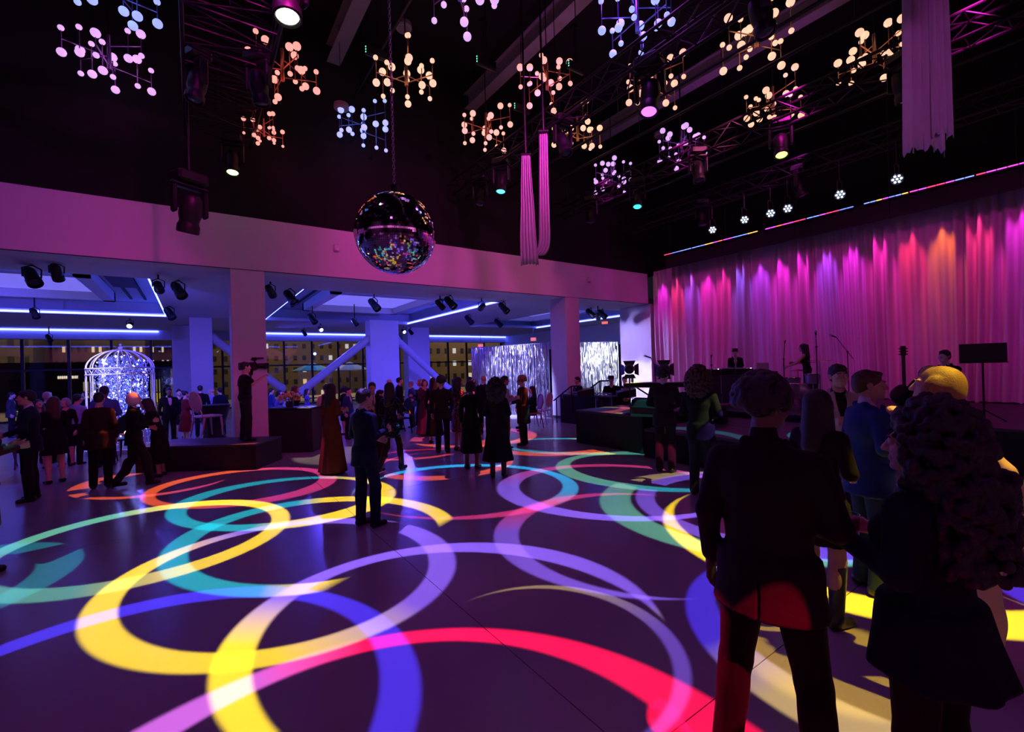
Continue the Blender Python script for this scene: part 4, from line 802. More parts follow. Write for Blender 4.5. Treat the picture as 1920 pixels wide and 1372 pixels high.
UN = [(60, 520, 'big black spotlight at the far left soffit'), (65, 588, 'black spotlight across the left blue cove'), (335, 545, 'black spotlight cluster left of the main column, upper'), (318, 588, 'black spotlight cluster left of the main column, lower'), (545, 558, 'black spotlight just right of the main column'), (586, 598, 'black spotlight under the middle coffer edge'), (702, 572, 'black spotlight hanging below the mirror ball'), (845, 568, 'black spotlight right below the mirror ball'), (665, 604, 'small black spotlight left of the wide pier'), (935, 606, 'small black spotlight over the tinsel'), (945, 578, 'long black spotlight left of the second column'), (880, 600, 'small black spotlight over the far crowd'), (1108, 588, 'black spotlight right of the second column'), (1130, 590, 'black spotlight beside the exit sign'), (92, 634, 'small square black spotlight by the windows'), (570, 624, 'tiny black spotlight by the window head'), (770, 622, 'tiny black spotlight near the violet column')]
for px, py, lb in UN:
    p = fl(px, py, 3.92)
    if p[1] > 28: p = on(px, py, 1, 27.6)
    track_spot(lb, p, (p[0]+1.2, p[1]-2.0, 1.5), False, 1.25 if p[1] < 19 else 1.0)
def exit_sign(px, py, ax, val, rz, lb):
    p = on(px, py, ax, val); t = thing('exit_sign', lb, 'sign', p, rz, 'exit signs')
    MB().rbox(-.17, -.03, -.1, .17, .03, .1, .01).build('case', mat('exit_white', (.7, .66, .66), .5, emit=(1, .28, .22), es=.5, noise=0, nosample=True), t)
    MB().rbox(-.19, -.04, .1, .19, .04, .12, .005).build('bracket', STEEL, t); MB().cyl((0, 0, .12), (0, 0, HB-p[2]+.02), .012, n=6).build('stem', STEEL, t)
    red = mat('exit_red', (.8, .02, .02), .5, emit=(1, .05, .03), es=3, noise=0, nosample=True); L_ = MB()
    def bar(x0, z0, x1, z1): L_.box(min(x0, x1)-.006, -.037, min(z0, z1)-.006, max(x0, x1)+.006, -.03, max(z0, z1)+.006)
    for x, ch in ((-.125, 'E'), (-.045, 'X'), (.02, 'I'), (.08, 'T')):
        if ch == 'E': bar(x, -.055, x, .055); [bar(x, z, x+.045, z) for z in (-.055, 0, .055)]
        elif ch == 'I': bar(x, -.055, x, .055)
        elif ch == 'T': bar(x-.03, .055, x+.03, .055); bar(x, -.055, x, .055)
        else:
            for sg in (-1, 1): L_.add([(x-.03, -.037, -.06*sg), (x-.018, -.037, -.06*sg), (x+.03, -.037, .06*sg), (x+.018, -.037, .06*sg)], [(0, 1, 2, 3)])
    L_.build('lettering', red, t, smooth=False)
exit_sign(1134, 604, 0, 18.6, R(-58), 'lit red and white exit sign beside two black spotlights'); exit_sign(901, 648, 1, 25, R(-20), 'small red exit sign left of the tinsel'); exit_sign(1000, 636, 1, 22, R(-35), 'small red exit sign above the tinsel edge')
# ------------------------------------------------------------------ tinsel curtains
TINS = mat('tinsel_foil', (.8, .8, .88), .26, 1.0, noise=0)
def tinsel(label, a, b, h, n_, seed, z0=.02):
    rg = np.random.default_rng(seed); a = np.array(a, float); b = np.array(b, float); L_ = np.linalg.norm(b-a); u = (b-a)/L_; nr = np.array([-u[1], u[0]])
    t = thing('tinsel_curtain', label, 'curtain', (a[0], a[1], 0), math.atan2(u[1], u[0]), 'silver tinsel curtains')
    MB().cyl((-.05, 0, h+.01), (L_+.05, 0, h+.01), .022).build('top_bar', STEEL, t)
    for x in (-.05, L_+.05): MB().cyl((x, 0, 0), (x, 0, h+.03), .022).build('upright', STEEL, t); MB().rbox(x-.2, -.2, 0, x+.2, .2, .015, .004).build('base_plate', BLACKM, t)
    V = []; F = []; zs = np.linspace(h, z0, 22)
    for k in range(n_):
        x0 = L_*rg.random(); y0 = rg.normal(0, .035); w_ = rg.uniform(.006, .013); ph = rg.uniform(0, 6.3); tw = rg.uniform(2.5, 7); o = len(V); zb = z0 if rg.random() > .15 else rg.uniform(.1, .5)
        for i, z in enumerate(np.linspace(h, zb, 22)):
            an = ph+tw*i/21*2+.5*math.sin(i*1.7+ph); dx, dy = math.cos(an)*w_, math.sin(an)*w_; sx = .012*math.sin(i*.5+ph)*i/21; sy = .02*math.cos(i*.37+ph*2)*i/21
            V += [(x0+sx-dx, y0+sy-dy, z), (x0+sx+dx, y0+sy+dy, z)]
        F += [(o+2*i, o+2*i+1, o+2*i+3, o+2*i+2) for i in range(21)]
    o = MB().add(V, F).build('strands', TINS, t, smooth=False); o['kind'] = 'stuff'; return t
tinsel('wide silver tinsel curtain left of the second column', (9.45, 16.3), (10.5, 12.75), 2.66, 520, 1)
tinsel('bright silver tinsel curtain right of the second column', (15.75, 16.75), (17.6, 15.85), 2.95, 420, 2)
# streaks on the side wall: an added slotted lamp imitates glints off the tinsel
def tinsel_glint_standin():
    o = light('tinsel_glint_standin', 'SPOT', (12.2, 12.4, .5), 900, (.9, .9, 1), aim=(14.9, 12.35, 1.6), size=60, blend=.02, radius=.008)
    nt = o.data; nt.use_nodes = True; nt = nt.node_tree; N = nt.nodes; L = nt.links; em = next(n for n in N if n.type == 'EMISSION'); g = N.new('ShaderNodeNewGeometry'); sp = N.new('ShaderNodeSeparateXYZ'); L.new(g.outputs['Normal'], sp.inputs[0])
    def mt(op, a, b=None):
        m = N.new('ShaderNodeMath'); m.operation = op
        for i, q in enumerate((a, b)):
            if q is None: continue
            if isinstance(q, (int, float)): m.inputs[i].default_value = q
            else: L.new(q, m.inputs[i])
        return m.outputs[0]
    yy = mt('DIVIDE', sp.outputs[1], sp.outputs[0]); zz = mt('DIVIDE', sp.outputs[2], sp.outputs[0]); tot = None; rg = random.Random(9); y = -.27
    while y < .31:
        w_ = rg.uniform(.003, .009); hi = rg.uniform(.48, .68); m = mt('MULTIPLY', mt('MULTIPLY', mt('GREATER_THAN', yy, y), mt('LESS_THAN', yy, y+w_)), mt('LESS_THAN', zz, hi)); tot = m if tot is None else mt('ADD', tot, m); y += w_+rg.uniform(.012, .035)
    L.new(mt('MULTIPLY', tot, 2.2), em.inputs['Strength']); t = thing('added_slot_lamp', 'added small black slotted lamp throwing the wall streaks, behind the technicians', 'lamp', (12.2, 12.4, 0)); MB().cyl((0, 0, 0), (0, 0, .4), .02).build('pole', BLACKM, t); MB().cyl((0, 0, 0), (0, 0, .02), .15, .15, 18).build('base', BLACKM, t); MB().rbox(-.14, -.06, .38, -.02, .06, .60, .01).build('case', BLACKM, t)
tinsel_glint_standin()
# ------------------------------------------------------------------ crystal birdcage
p = fl(231, 845); t = thing('crystal_birdcage', 'tall white birdcage arch filled with glittering crystal strings', 'birdcage', p); CR, CH_, CZ = .67, 1.95, 2.62
CAGE = mat('cage_white', (.72, .66, .74), .4)
MB().lathe([(CR-.06, 0), (CR+.05, 0), (CR+.05, .1), (CR-.06, .1), (CR-.06, 0)], 40).build('base_ring', CAGE, t)
for z in (CH_, CH_+.15): MB().tube([(CR*math.cos(q), CR*math.sin(q), z) for q in np.linspace(0, 2*PI, 41)[:-1]], .018, 6, True).build('band', CAGE, t)
for k in range(16):
    a = 2*PI*k/16; c, s_ = math.cos(a), math.sin(a); MB().cyl((CR*c, CR*s_, .1), (CR*c, CR*s_, CH_), .014, n=8).build('bar', CAGE, t)
    MB().tube([(CR*math.cos(q)*c, CR*math.cos(q)*s_, CH_+.15+(CZ-CH_-.2)*math.sin(q)) for q in np.linspace(0, PI/2*.97, 9)], .012, 6).build('dome_rib', CAGE, t)
for k in range(32):
    a = 2*PI*k/32; b_ = 2*PI*(k+1)/32; f = k % 2
    MB().cyl((CR*math.cos(a), CR*math.sin(a), CH_+(.15 if f else 0)), (CR*math.cos(b_), CR*math.sin(b_), CH_+(0 if f else .15)), .008, n=5).build('lattice', CAGE, t)
MB().sphere((0, 0, CZ), .05).sphere((0, 0, CZ+.08), .03).build('finial', CAGE, t)
rg = random.Random(6); b1 = MB(); b2 = MB()
def octa(b, c, r):
    x, y, z = c; b.add([(x+r, y, z), (x-r, y, z), (x, y+r, z), (x, y-r, z), (x, y, z+r*1.3), (x, y, z-r*1.3)], [(0, 2, 4), (2, 1, 4), (1, 3, 4), (3, 0, 4), (2, 0, 5), (1, 2, 5), (3, 1, 5), (0, 3, 5)])
for k in range(120):
    a = rg.uniform(0, 2*PI); r_ = .55*math.sqrt(rg.random()); x, y = r_*math.cos(a), r_*math.sin(a); zt = CH_+.1+.4*math.sqrt(max(0, 1-(r_/.62)**2)); z = rg.uniform(.25, .5)
    while z < zt:
        octa(b2 if rg.random() < .10 else b1, (x+rg.uniform(-.03, .03), y+rg.uniform(-.03, .03), z), rg.uniform(.014, .030)); z += rg.uniform(.055, .10)
o = b1.build('crystals', mat('crystal_facet', (.45, .5, .85), .08, .6, noise=0), t, smooth=False); o['kind'] = 'stuff'
o = b2.build('lit_crystals', mat('crystal_lit', (.6, .6, .9), .3, emit=(.38, .42, 1), es=4.0, noise=0, nosample=True), t, smooth=False); o['kind'] = 'stuff'
light('birdcage_glow', 'POINT', (p[0], p[1], 1.5), 60, (.22, .25, 1), radius=.3)
# ------------------------------------------------------------------ tables, bar, chairs
p = fl(552, 848); t = thing('bar_table', 'black draped bar table with flowers, below the white pool of light', 'table', (p[0], p[1]+.3, 0), R(-35))
MB().rbox(-.62, -.3, 1.0, .62, .3, 1.04, .01).build('tabletop', BLACKM, t)
b = MB(); pts = []
for (ax, ay), (cx, cy_) in (((-.61, -.29), (.61, -.29)), ((.61, -.29), (.61, .29)), ((.61, .29), (-.61, .29)), ((-.61, .29), (-.61, -.29))):
    for q in range(12): f = q/12; pts.append((ax+(cx-ax)*f+.012*math.sin(q*PI), ay+(cy_-ay)*f+.015*math.cos(q*PI)))
m_ = len(pts); b.add([(x*1.04, y*1.06, .01) for x, y in pts]+[(x, y, 1.0) for x, y in pts], [(i, (i+1) % m_, m_+(i+1) % m_, m_+i) for i in range(m_)]).build('drape', CLOTHB, t)
BT = Matrix.Translation((p[0], p[1]+.3, 1.04)) @ Matrix.Rotation(R(-35), 4, 'Z')
q = BT @ Vector((-.05, .05, 0)); t = thing('flower_arrangement', 'yellow and green flower arrangement in a low vase on the bar', 'flowers', q)
MB().lathe([(.001, 0), (.07, 0), (.10, .06), (.085, .14), (.075, .14), (.08, .06), (.001, .02)], 18).build('vase', mat('vase_dark', (.05, .05, .06), .2), t)
rg = random.Random(3); bl = [MB(), MB(), MB()]
for k in range(150):
    a = rg.uniform(0, 2*PI); el = rg.uniform(.1, PI/2); r_ = rg.uniform(.15, .26); c = (r_*math.cos(a)*math.cos(el)*1.25, r_*math.sin(a)*math.cos(el), .14+r_*math.sin(el)*.9); kk = rg.choice((0, 0, 1, 2))
    if kk == 2: bl[2].add([c, (c[0]+.03, c[1]+.01, c[2]+.02), (c[0]+.06, c[1], c[2]), (c[0]+.03, c[1]-.01, c[2]-.02)], [(0, 1, 2, 3)])
    else: bl[kk].sphere(c, rg.uniform(.018, .03), 7, 5)
for nm, b, c in (('yellow_blossoms', bl[0], (.75, .55, .08)), ('white_blossoms', bl[1], (.7, .68, .5)), ('leaves', bl[2], (.12, .3, .06))): o = b.build(nm, mat(nm, c, .7), t); o['kind'] = 'stuff'
q = BT @ Vector((.42, -.12, 0)); t = thing('drink_glass', 'empty stemmed glass at the end of the bar', 'glass', q)
GL = mat('clear_glass', (1, 1, 1), .03, noise=0, trans=1.0, ior=1.3); MB().lathe([(.001, 0), (.035, 0), (.035, .004), (.005, .01), (.005, .09), (.03, .12), (.036, .16), (.034, .2), (.032, .2), (.034, .16), (.028, .122), (.001, .1)], 18).build('bowl', GL, t)
def dining_chair(label, x, y, z, rz, m):
    t = thing('dining_chair', label, 'chair', (x, y, z), rz, 'oval back chairs')
    MB().rbox(-.22, -.21, .42, .22, .21, .47, .02).build('seat', m, t)
    for sx in (-1, 1):
        MB().tube([(sx*.19, .18, .42), (sx*.20, .20, .2), (sx*.19, .21, 0)], [.024, .018, .013], 8).build('leg', m, t); MB().tube([(sx*.19, -.18, .42), (sx*.20, -.22, .2), (sx*.19, -.26, 0)], [.024, .018, .013], 8).build('leg', m, t)
        MB().tube([(sx*.17, -.2, .45), (sx*.15, -.235, .6)], .014, 6).build('back_post', m, t)
    pts = [(.2*math.cos(q), -.25-.03*math.sin(q), .78+.22*math.sin(q)) for q in np.linspace(0, 2*PI, 29)[:-1]]; o = MB().tube(pts, .018, 8, True).build('back_frame', m, t)
    v = [(0, -.25, .78)]+[(a*.93, b_, .78+(c-.78)*.93) for a, b_, c in pts]; n_ = len(pts); bb = MB().add(v, [(0, 1+i, 1+(i+1) % n_) for i in range(n_)]).add([(a, b_-.012, c) for a, b_, c in v], [(0, 1+(i+1) % n_, 1+i) for i in range(n_)]); bb.build('back_panel', m, o, smooth=False)
CHW = mat('chair_white', (.55, .50, .53), .35); CHP = mat('chair_dark', (.10, .06, .07), .5)
p = fl(388, 817, .5); dining_chair('pale oval back chair standing on the camera podium', p[0]+.02, p[1]-.04, .5, R(-60), CHW)
p = fl(28, 878); dining_chair('dark violet chair at the far left behind the suited man', p[0], p[1], 0, R(150), mat('chair_violet', (.12, .09, .14), .5))
p = fl(222, 860); dining_chair('slim dark chair between the two standing women at left', p[0], p[1], 0, R(40), BLACKM)
p = fl(752, 812); dining_chair('dark chair right of the woman in the sequin mini dress', p[0], p[1], 0, R(100), BLACKM)
p = fl(1000, 802); CX_, CY_ = p[0], p[1]; dining_chair('rose backed chair of the seated woman by the tinsel', p[0], p[1], 0, R(75), mat('chair_rose', (.36, .17, .17), .5)); p = fl(1018, 798); dining_chair('clear pale chair beside the tinsel', p[0]+.25, p[1]+.3, 0, R(20), CHW)
def cocktail_table(x, y, lb):
    t = thing('cocktail_table', lb, 'table', (x, y, 0), 0, 'tall cocktail tables'); MB().lathe([(.001, 1.05), (.38, 1.05), (.39, 1.07), (.38, 1.085), (.001, 1.085)], 28).build('tabletop', BLACKM, t)
    b = MB(); pr = [(.385, 1.06), (.30, .75), (.20, .45), (.26, .2), (.34, .01)]; n_ = 36; v = []
    for r_, z in pr:
        for k in range(n_): a = 2*PI*k/n_; rr = r_*(1+.05*math.cos(9*a)*(1.06-z)); v.append((rr*math.cos(a), rr*math.sin(a), z))
    b.add(v, [(i*n_+k, i*n_+(k+1) % n_, (i+1)*n_+(k+1) % n_, (i+1)*n_+k) for i in range(len(pr)-1) for k in range(n_)]).build('drape', CLOTHB, t)
cocktail_table(-3.6, 12.6, 'tall black draped cocktail table left of the birdcage'); cocktail_table(7.1, 16.2, 'tall black draped cocktail table in the far crowd'); cocktail_table(.4, 14.3, 'tall black draped cocktail table behind the podium')
# ------------------------------------------------------------------ figures: smooth bodies grown from fields
def _rc(P, a, b, ra, rb):
    a = np.asarray(a, float); b = np.asarray(b, float); ba = b-a; L2 = ba@ba; pa = P-a
    t = np.clip((pa@ba)/max(L2, 1e-12), 0, 1)
    q = pa-t[..., None]*ba
    return np.sqrt((q*q).sum(-1))-(ra+(rb-ra)*t)
def _el(P, c, r):
    q = P-np.asarray(c, float); r = np.asarray(r, float); k0 = np.sqrt(((q/r)**2).sum(-1)); k1 = np.sqrt(((q/(r*r))**2).sum(-1))
    return np.where(k1 > 1e-9, k0*(k0-1)/np.maximum(k1, 1e-9), -r.min())
def _cone(P, z0, z1, r0, r1, c0, c1, rip, nr, ph):
    z = P[..., 2]; t = np.clip((z-z0)/(z1-z0), 0, 1); rx = r0[0]+(r1[0]-r0[0])*t; ry = r0[1]+(r1[1]-r0[1])*t
    x = P[..., 0]-(c0[0]+(c1[0]-c0[0])*t); y = P[..., 1]-(c0[1]+(c1[1]-c0[1])*t)
    g = 1+rip*(1-t)*np.cos(nr*np.arctan2(y, x)+ph)
    d = (np.sqrt((x/rx)**2+(y/ry)**2)-g)*np.minimum(rx, ry)
    return np.maximum(d, np.maximum(z0-z, z-z1))
def field_mesh(prims, vox, cuts=()):
    lo = np.full(3, 1e9); hi = -lo
    bbs = []
    for p in prims:
        k = p[0]
        if k == 'rc': a, b = np.array(p[1]), np.array(p[2]); r = max(p[3], p[4]); l, h = np.minimum(a, b)-r, np.maximum(a, b)+r
        elif k == 'el': c, r = np.array(p[1]), np.array(p[2]); l, h = c-r, c+r
        elif k == 'cone': m = max(*p[3], *p[4])*(1+p[7])+.02; xs = (p[5][0], p[6][0]); yv = (p[5][1], p[6][1]); l = np.array([min(xs)-m, min(yv)-m, p[1]]); h = np.array([max(xs)+m, max(yv)+m, p[2]])
        bbs.append((l, h))
        if p[-1] >= 0: lo = np.minimum(lo, l); hi = np.maximum(hi, h)
    lo = lo-3*vox; hi = hi+3*vox; n = np.ceil((hi-lo)/vox).astype(int)+1
    ax = [lo[i]+vox*np.arange(n[i]) for i in range(3)]
    F = np.full(n, .3, np.float32)
    for p, (l, h) in zip(prims, bbs):
        k_ = abs(p[-1]); m = k_+2.5*vox
        i0 = np.clip(((l-m-lo)/vox).astype(int), 0, n-1); i1 = np.clip(np.ceil((h+m-lo)/vox).astype(int)+1, 1, n)
        if (i1 <= i0).any(): continue
        P = np.stack(np.meshgrid(*[ax[i][i0[i]:i1[i]] for i in range(3)], indexing='ij'), -1)
        d = _rc(P, *p[1:5]) if p[0] == 'rc' else _el(P, *p[1:3]) if p[0] == 'el' else _cone(P, *p[1:10])
        S = tuple(slice(i0[i], i1[i]) for i in range(3)); A = F[S]
        if p[-1] >= 0:
            kk = max(k_, 1e-5); hh = np.maximum(kk-np.abs(A-d), 0)/kk; F[S] = np.minimum(A, d)-hh*hh*kk*.25
        else:
            kk = max(k_, 1e-5); hh = np.maximum(kk-np.abs(A+d), 0)/kk; F[S] = np.maximum(A, -d)+hh*hh*kk*.25
    if cuts:
        G = np.stack(np.meshgrid(*ax, indexing='ij'), -1)
        for nrm, dd in cuts: F = np.maximum(F, (G@np.asarray(nrm, float)-dd).astype(np.float32))
    # close the field at the border
    for a in range(3):
        s = [slice(None)]*3
        for e in (0, -1): s[a] = e; F[tuple(s)] = np.maximum(F[tuple(s)], vox)
    I = F < 0
    c8 = [(0, 0, 0), (1, 0, 0), (0, 1, 0), (1, 1, 0), (0, 0, 1), (1, 0, 1), (0, 1, 1), (1, 1, 1)]
    m = n-1
    cnt = sum(I[dx:dx+m[0], dy:dy+m[1], dz:dz+m[2]].astype(np.int8) for dx, dy, dz in c8)
    act = np.argwhere((cnt > 0) & (cnt < 8))
    if len(act) == 0: return np.zeros((0, 3)), np.zeros((0, 4), int)
    V8 = np.stack([F[act[:, 0]+d[0], act[:, 1]+d[1], act[:, 2]+d[2]] for d in c8], 1).astype(float)
    acc = np.zeros((len(act), 3)); num = np.zeros(len(act))
    for a in range(8):
        for ax_ in range(3):
            if c8[a][ax_]: continue
            b = a | (1, 2, 4)[ax_]
            fa, fb = V8[:, a], V8[:, b]; cr = (fa < 0) != (fb < 0)
            t = np.where(cr, fa/np.where(fa-fb == 0, 1, fa-fb), 0)
            for q in range(3): acc[:, q] += cr*(c8[a][q]+(t if q == ax_ else 0))
            num += cr
    V = (act+acc/num[:, None])*vox+lo
    ids = np.full(m, -1, np.int64); ids[act[:, 0], act[:, 1], act[:, 2]] = np.arange(len(act))
    Q = []
    for ax_, (u, v) in ((0, (1, 2)), (1, (2, 0)), (2, (0, 1))):
        s0 = [slice(1, -1)]*3; s1 = [slice(1, -1)]*3; s0[ax_] = slice(0, -1); s1[ax_] = slice(1, None)
        A, B = I[tuple(s0)], I[tuple(s1)]; e = np.argwhere(A != B)
        if not len(e): continue
        ent = A[e[:, 0], e[:, 1], e[:, 2]]; off = np.array([1, 1, 1]); off[ax_] = 0; c = e+off
        du = np.zeros(3, int); du[u] = 1; dv = np.zeros(3, int); dv[v] = 1
        g = [ids[tuple(np.minimum(np.maximum(x, 0), m-1).T)] for x in (c-du-dv, c-dv, c, c-du)]
        q = np.stack(g, 1); q[~ent] = q[~ent][:, ::-1]; Q.append(q[(q >= 0).all(1)])
    return V, np.concatenate(Q)
def np_mesh(name, parts, mats, mi=None):
    vs_, fs_, mi_ = [], [], []; o = 0
    for k, (v, f) in enumerate(parts):
        vs_.append(v); fs_.append(f+o); o += len(v); mi_.append(np.full(len(f), (mi[k] if mi else 0), np.int32))
    V = np.concatenate(vs_).astype(np.float32); F = np.concatenate(fs_).astype(np.int32); MI = np.concatenate(mi_)
    me = bpy.data.meshes.new(name); me.vertices.add(len(V)); me.vertices.foreach_set('co', V.ravel()); me.loops.add(F.size); me.loops.foreach_set('vertex_index', F.ravel())
    me.polygons.add(len(F)); me.polygons.foreach_set('loop_start', np.arange(0, F.size, 4, dtype=np.int32)); me.polygons.foreach_set('loop_total', np.full(len(F), 4, np.int32))
    for m in mats: me.materials.append(m)
    me.polygons.foreach_set('material_index', MI); me.polygons.foreach_set('use_smooth', np.ones(len(F), bool)); me.update(calc_edges=True); me.validate()
    return me
# ---- head and hand templates
_HEAD = {}
def head_tpl(fem, vox):
    k = (fem, vox)
    if k in _HEAD: return _HEAD[k]
    j = .94 if fem else 1.0
    P = [('el', (0, -.016, .03), (.074, .094, .086), .01), ('el', (0, .028, -.028), (.060*j, .066, .084), .02), ('el', (0, .046, -.078), (.043*j, .044, .034), .02), ('el', (0, .078, -.098), (.018*j, .018, .016), .012),
         ('rc', (-.034, .081, .024), (.034, .081, .024), .012, .012, .012), ('rc', (0, .090, .014), (0, .112, -.026), .008, .0125, .010), ('el', (-.011, .100, -.031), (.008, .009, .007), .006), ('el', (.011, .100, -.031), (.008, .009, .007), .006),
         ('el', (-.040, .062, -.028), (.024, .026, .024), .015), ('el', (.040, .062, -.028), (.024, .026, .024), .015),
         ('el', (-.032, .103, .006), (.019, .013, .011), -.008), ('el', (.032, .103, .006), (.019, .013, .011), -.008),
         ('el', (-.032, .084, .005), (.015, .012, .012), .003), ('el', (.032, .084, .005), (.015, .012, .012), .003),
         ('rc', (-.018, .090, -.054), (.018, .090, -.054), .0075, .0075, .004), ('rc', (-.016, .090, -.066), (.016, .090, -.066), .0085, .0085, .004), ('rc', (-.022, .103, -.0595), (.022, .103, -.0595), .0022, .0022, -.003),
         ('el', (-.075, -.006, -.006), (.010, .021, .031), .006), ('el', (.075, -.006, -.006), (.010, .021, .031), .006), ('rc', (0, -.012, -.08), (0, -.03, -.17), .050*j, .054*j, .02)]
    _HEAD[k] = field_mesh(P, vox); return _HEAD[k]
_HAND = {}
def hand_tpl(pose, vox):
    k = (pose, vox)
    if k in _HAND: return _HAND[k]
    cu = {'relax': (22, 30, 22), 'grip': (48, 58, 38), 'flat': (6, 8, 6), 'fist': (75, 85, 60)}[pose]
    P = [('rc', (0, 0, -.03), (0, 0, .02), .024, .022, .012)]
    for x0, x1 in ((-.022, -.030), (-.007, -.010), (.008, .010), (.022, .030)): P.append(('rc', (x0*.8, 0, .02), (x1, 0, .08), .0145, .0125, .012))
    for i, (x, ln) in enumerate(((.031, .072), (.0105, .080), (-.0105, .074), (-.031, .058))):
        a = 0; p = np.array([x, 0, .082]); r = .0096
        for s, f in enumerate((.44, .32, .24)):
            a += R(cu[s]); q = p+ln*f*np.array([x*.5 if s == 0 else 0, math.sin(a), math.cos(a)]); P.append(('rc', p, q, r, r*.93, .004)); p = q; r *= .93
    g = pose in ('grip', 'fist'); t1, t2, t3 = (.040, .018, .045), ((.046, .040, .072) if g else (.056, .018, .072)), ((.036, .058, .086) if g else (.060, .024, .098))
    P += [('rc', (.018, .004, .018), t1, .015, .0125, .01), ('rc', t1, t2, .0125, .0105, .004), ('rc', t2, t3, .0105, .009, .004)]
    _HAND[k] = field_mesh(P, vox); return _HAND[k]
def place(tpl, Mx):
    V, F = tpl; A = np.array(Mx)[:3, :3]; b = np.array(Mx)[:3, 3]; W = V@A.T+b
    return W, (F[:, ::-1] if np.linalg.det(A) < 0 else F)
ARMS = {'down': ((.235, -.035, 1.16), (.255, .03, .92), (0, 1, 0)), 'hold': ((.245, -.02, 1.17), (.13, .25, 1.20), (-.1, 0, 1)), 'low': ((.25, .0, 1.16), (.10, .24, 1.08), (-.3, .2, 1)), 'cross': ((.25, .05, 1.17), (-.02, .22, 1.15), (0, .2, 1)), 'phone': ((.23, .06, 1.16), (.10, .31, 1.33), (-.6, 0, 1)),
        'head': ((.31, .14, 1.43), (.15, .11, 1.63), (-1, 0, .2)), 'pocket': ((.30, -.07, 1.17), (.20, .05, .95), (0, 1, 0)), 'reach': ((.20, .20, 1.20), (.14, .44, 1.14), (-.4, 0, 1)), 'drum': ((.24, .08, 1.18), (.20, .34, 1.22), (-.3, 0, 1)), 'wave': ((.30, .10, 1.50), (.22, .18, 1.74), (-1, 0, 0)), 'back': ((.27, -.1, 1.18), (.12, -.17, 1.0), (0, 1, 0)), 'face': ((.20, .12, 1.18), (.07, .19, 1.44), (-1, 0, 0)), 'cam': ((.25, .10, 1.26), (.12, .33, 1.40), (-1, 0, 0))}
def cloth(c, rough=.85, kind=None):
    if kind: return glitter('%s_%.3f_%.3f_%.3f' % (kind, *c), c)
    return mat('cloth_%.3f_%.3f_%.3f' % c, c, rough, noise=.15, nscale=14, bump=.12, bscale=55, sheen=.02, spec=.18)
def skinm(c): return mat('skin_%.2f_%.2f_%.2f' % c, c, .5, noise=.08, nscale=20, spec=.4)
SK = {'l': (.62, .40, .30), 'm': (.42, .25, .17), 'd': (.16, .09, .06), 't': (.50, .32, .22)}
HC = {'black': (.010, .009, .010), 'brown': (.05, .026, .014), 'blond': (.30, .18, .05), 'grey': (.30, .29, .29), 'red': (.20, .06, .03), 'white': (.55, .53, .52)}
PEOPLE = []
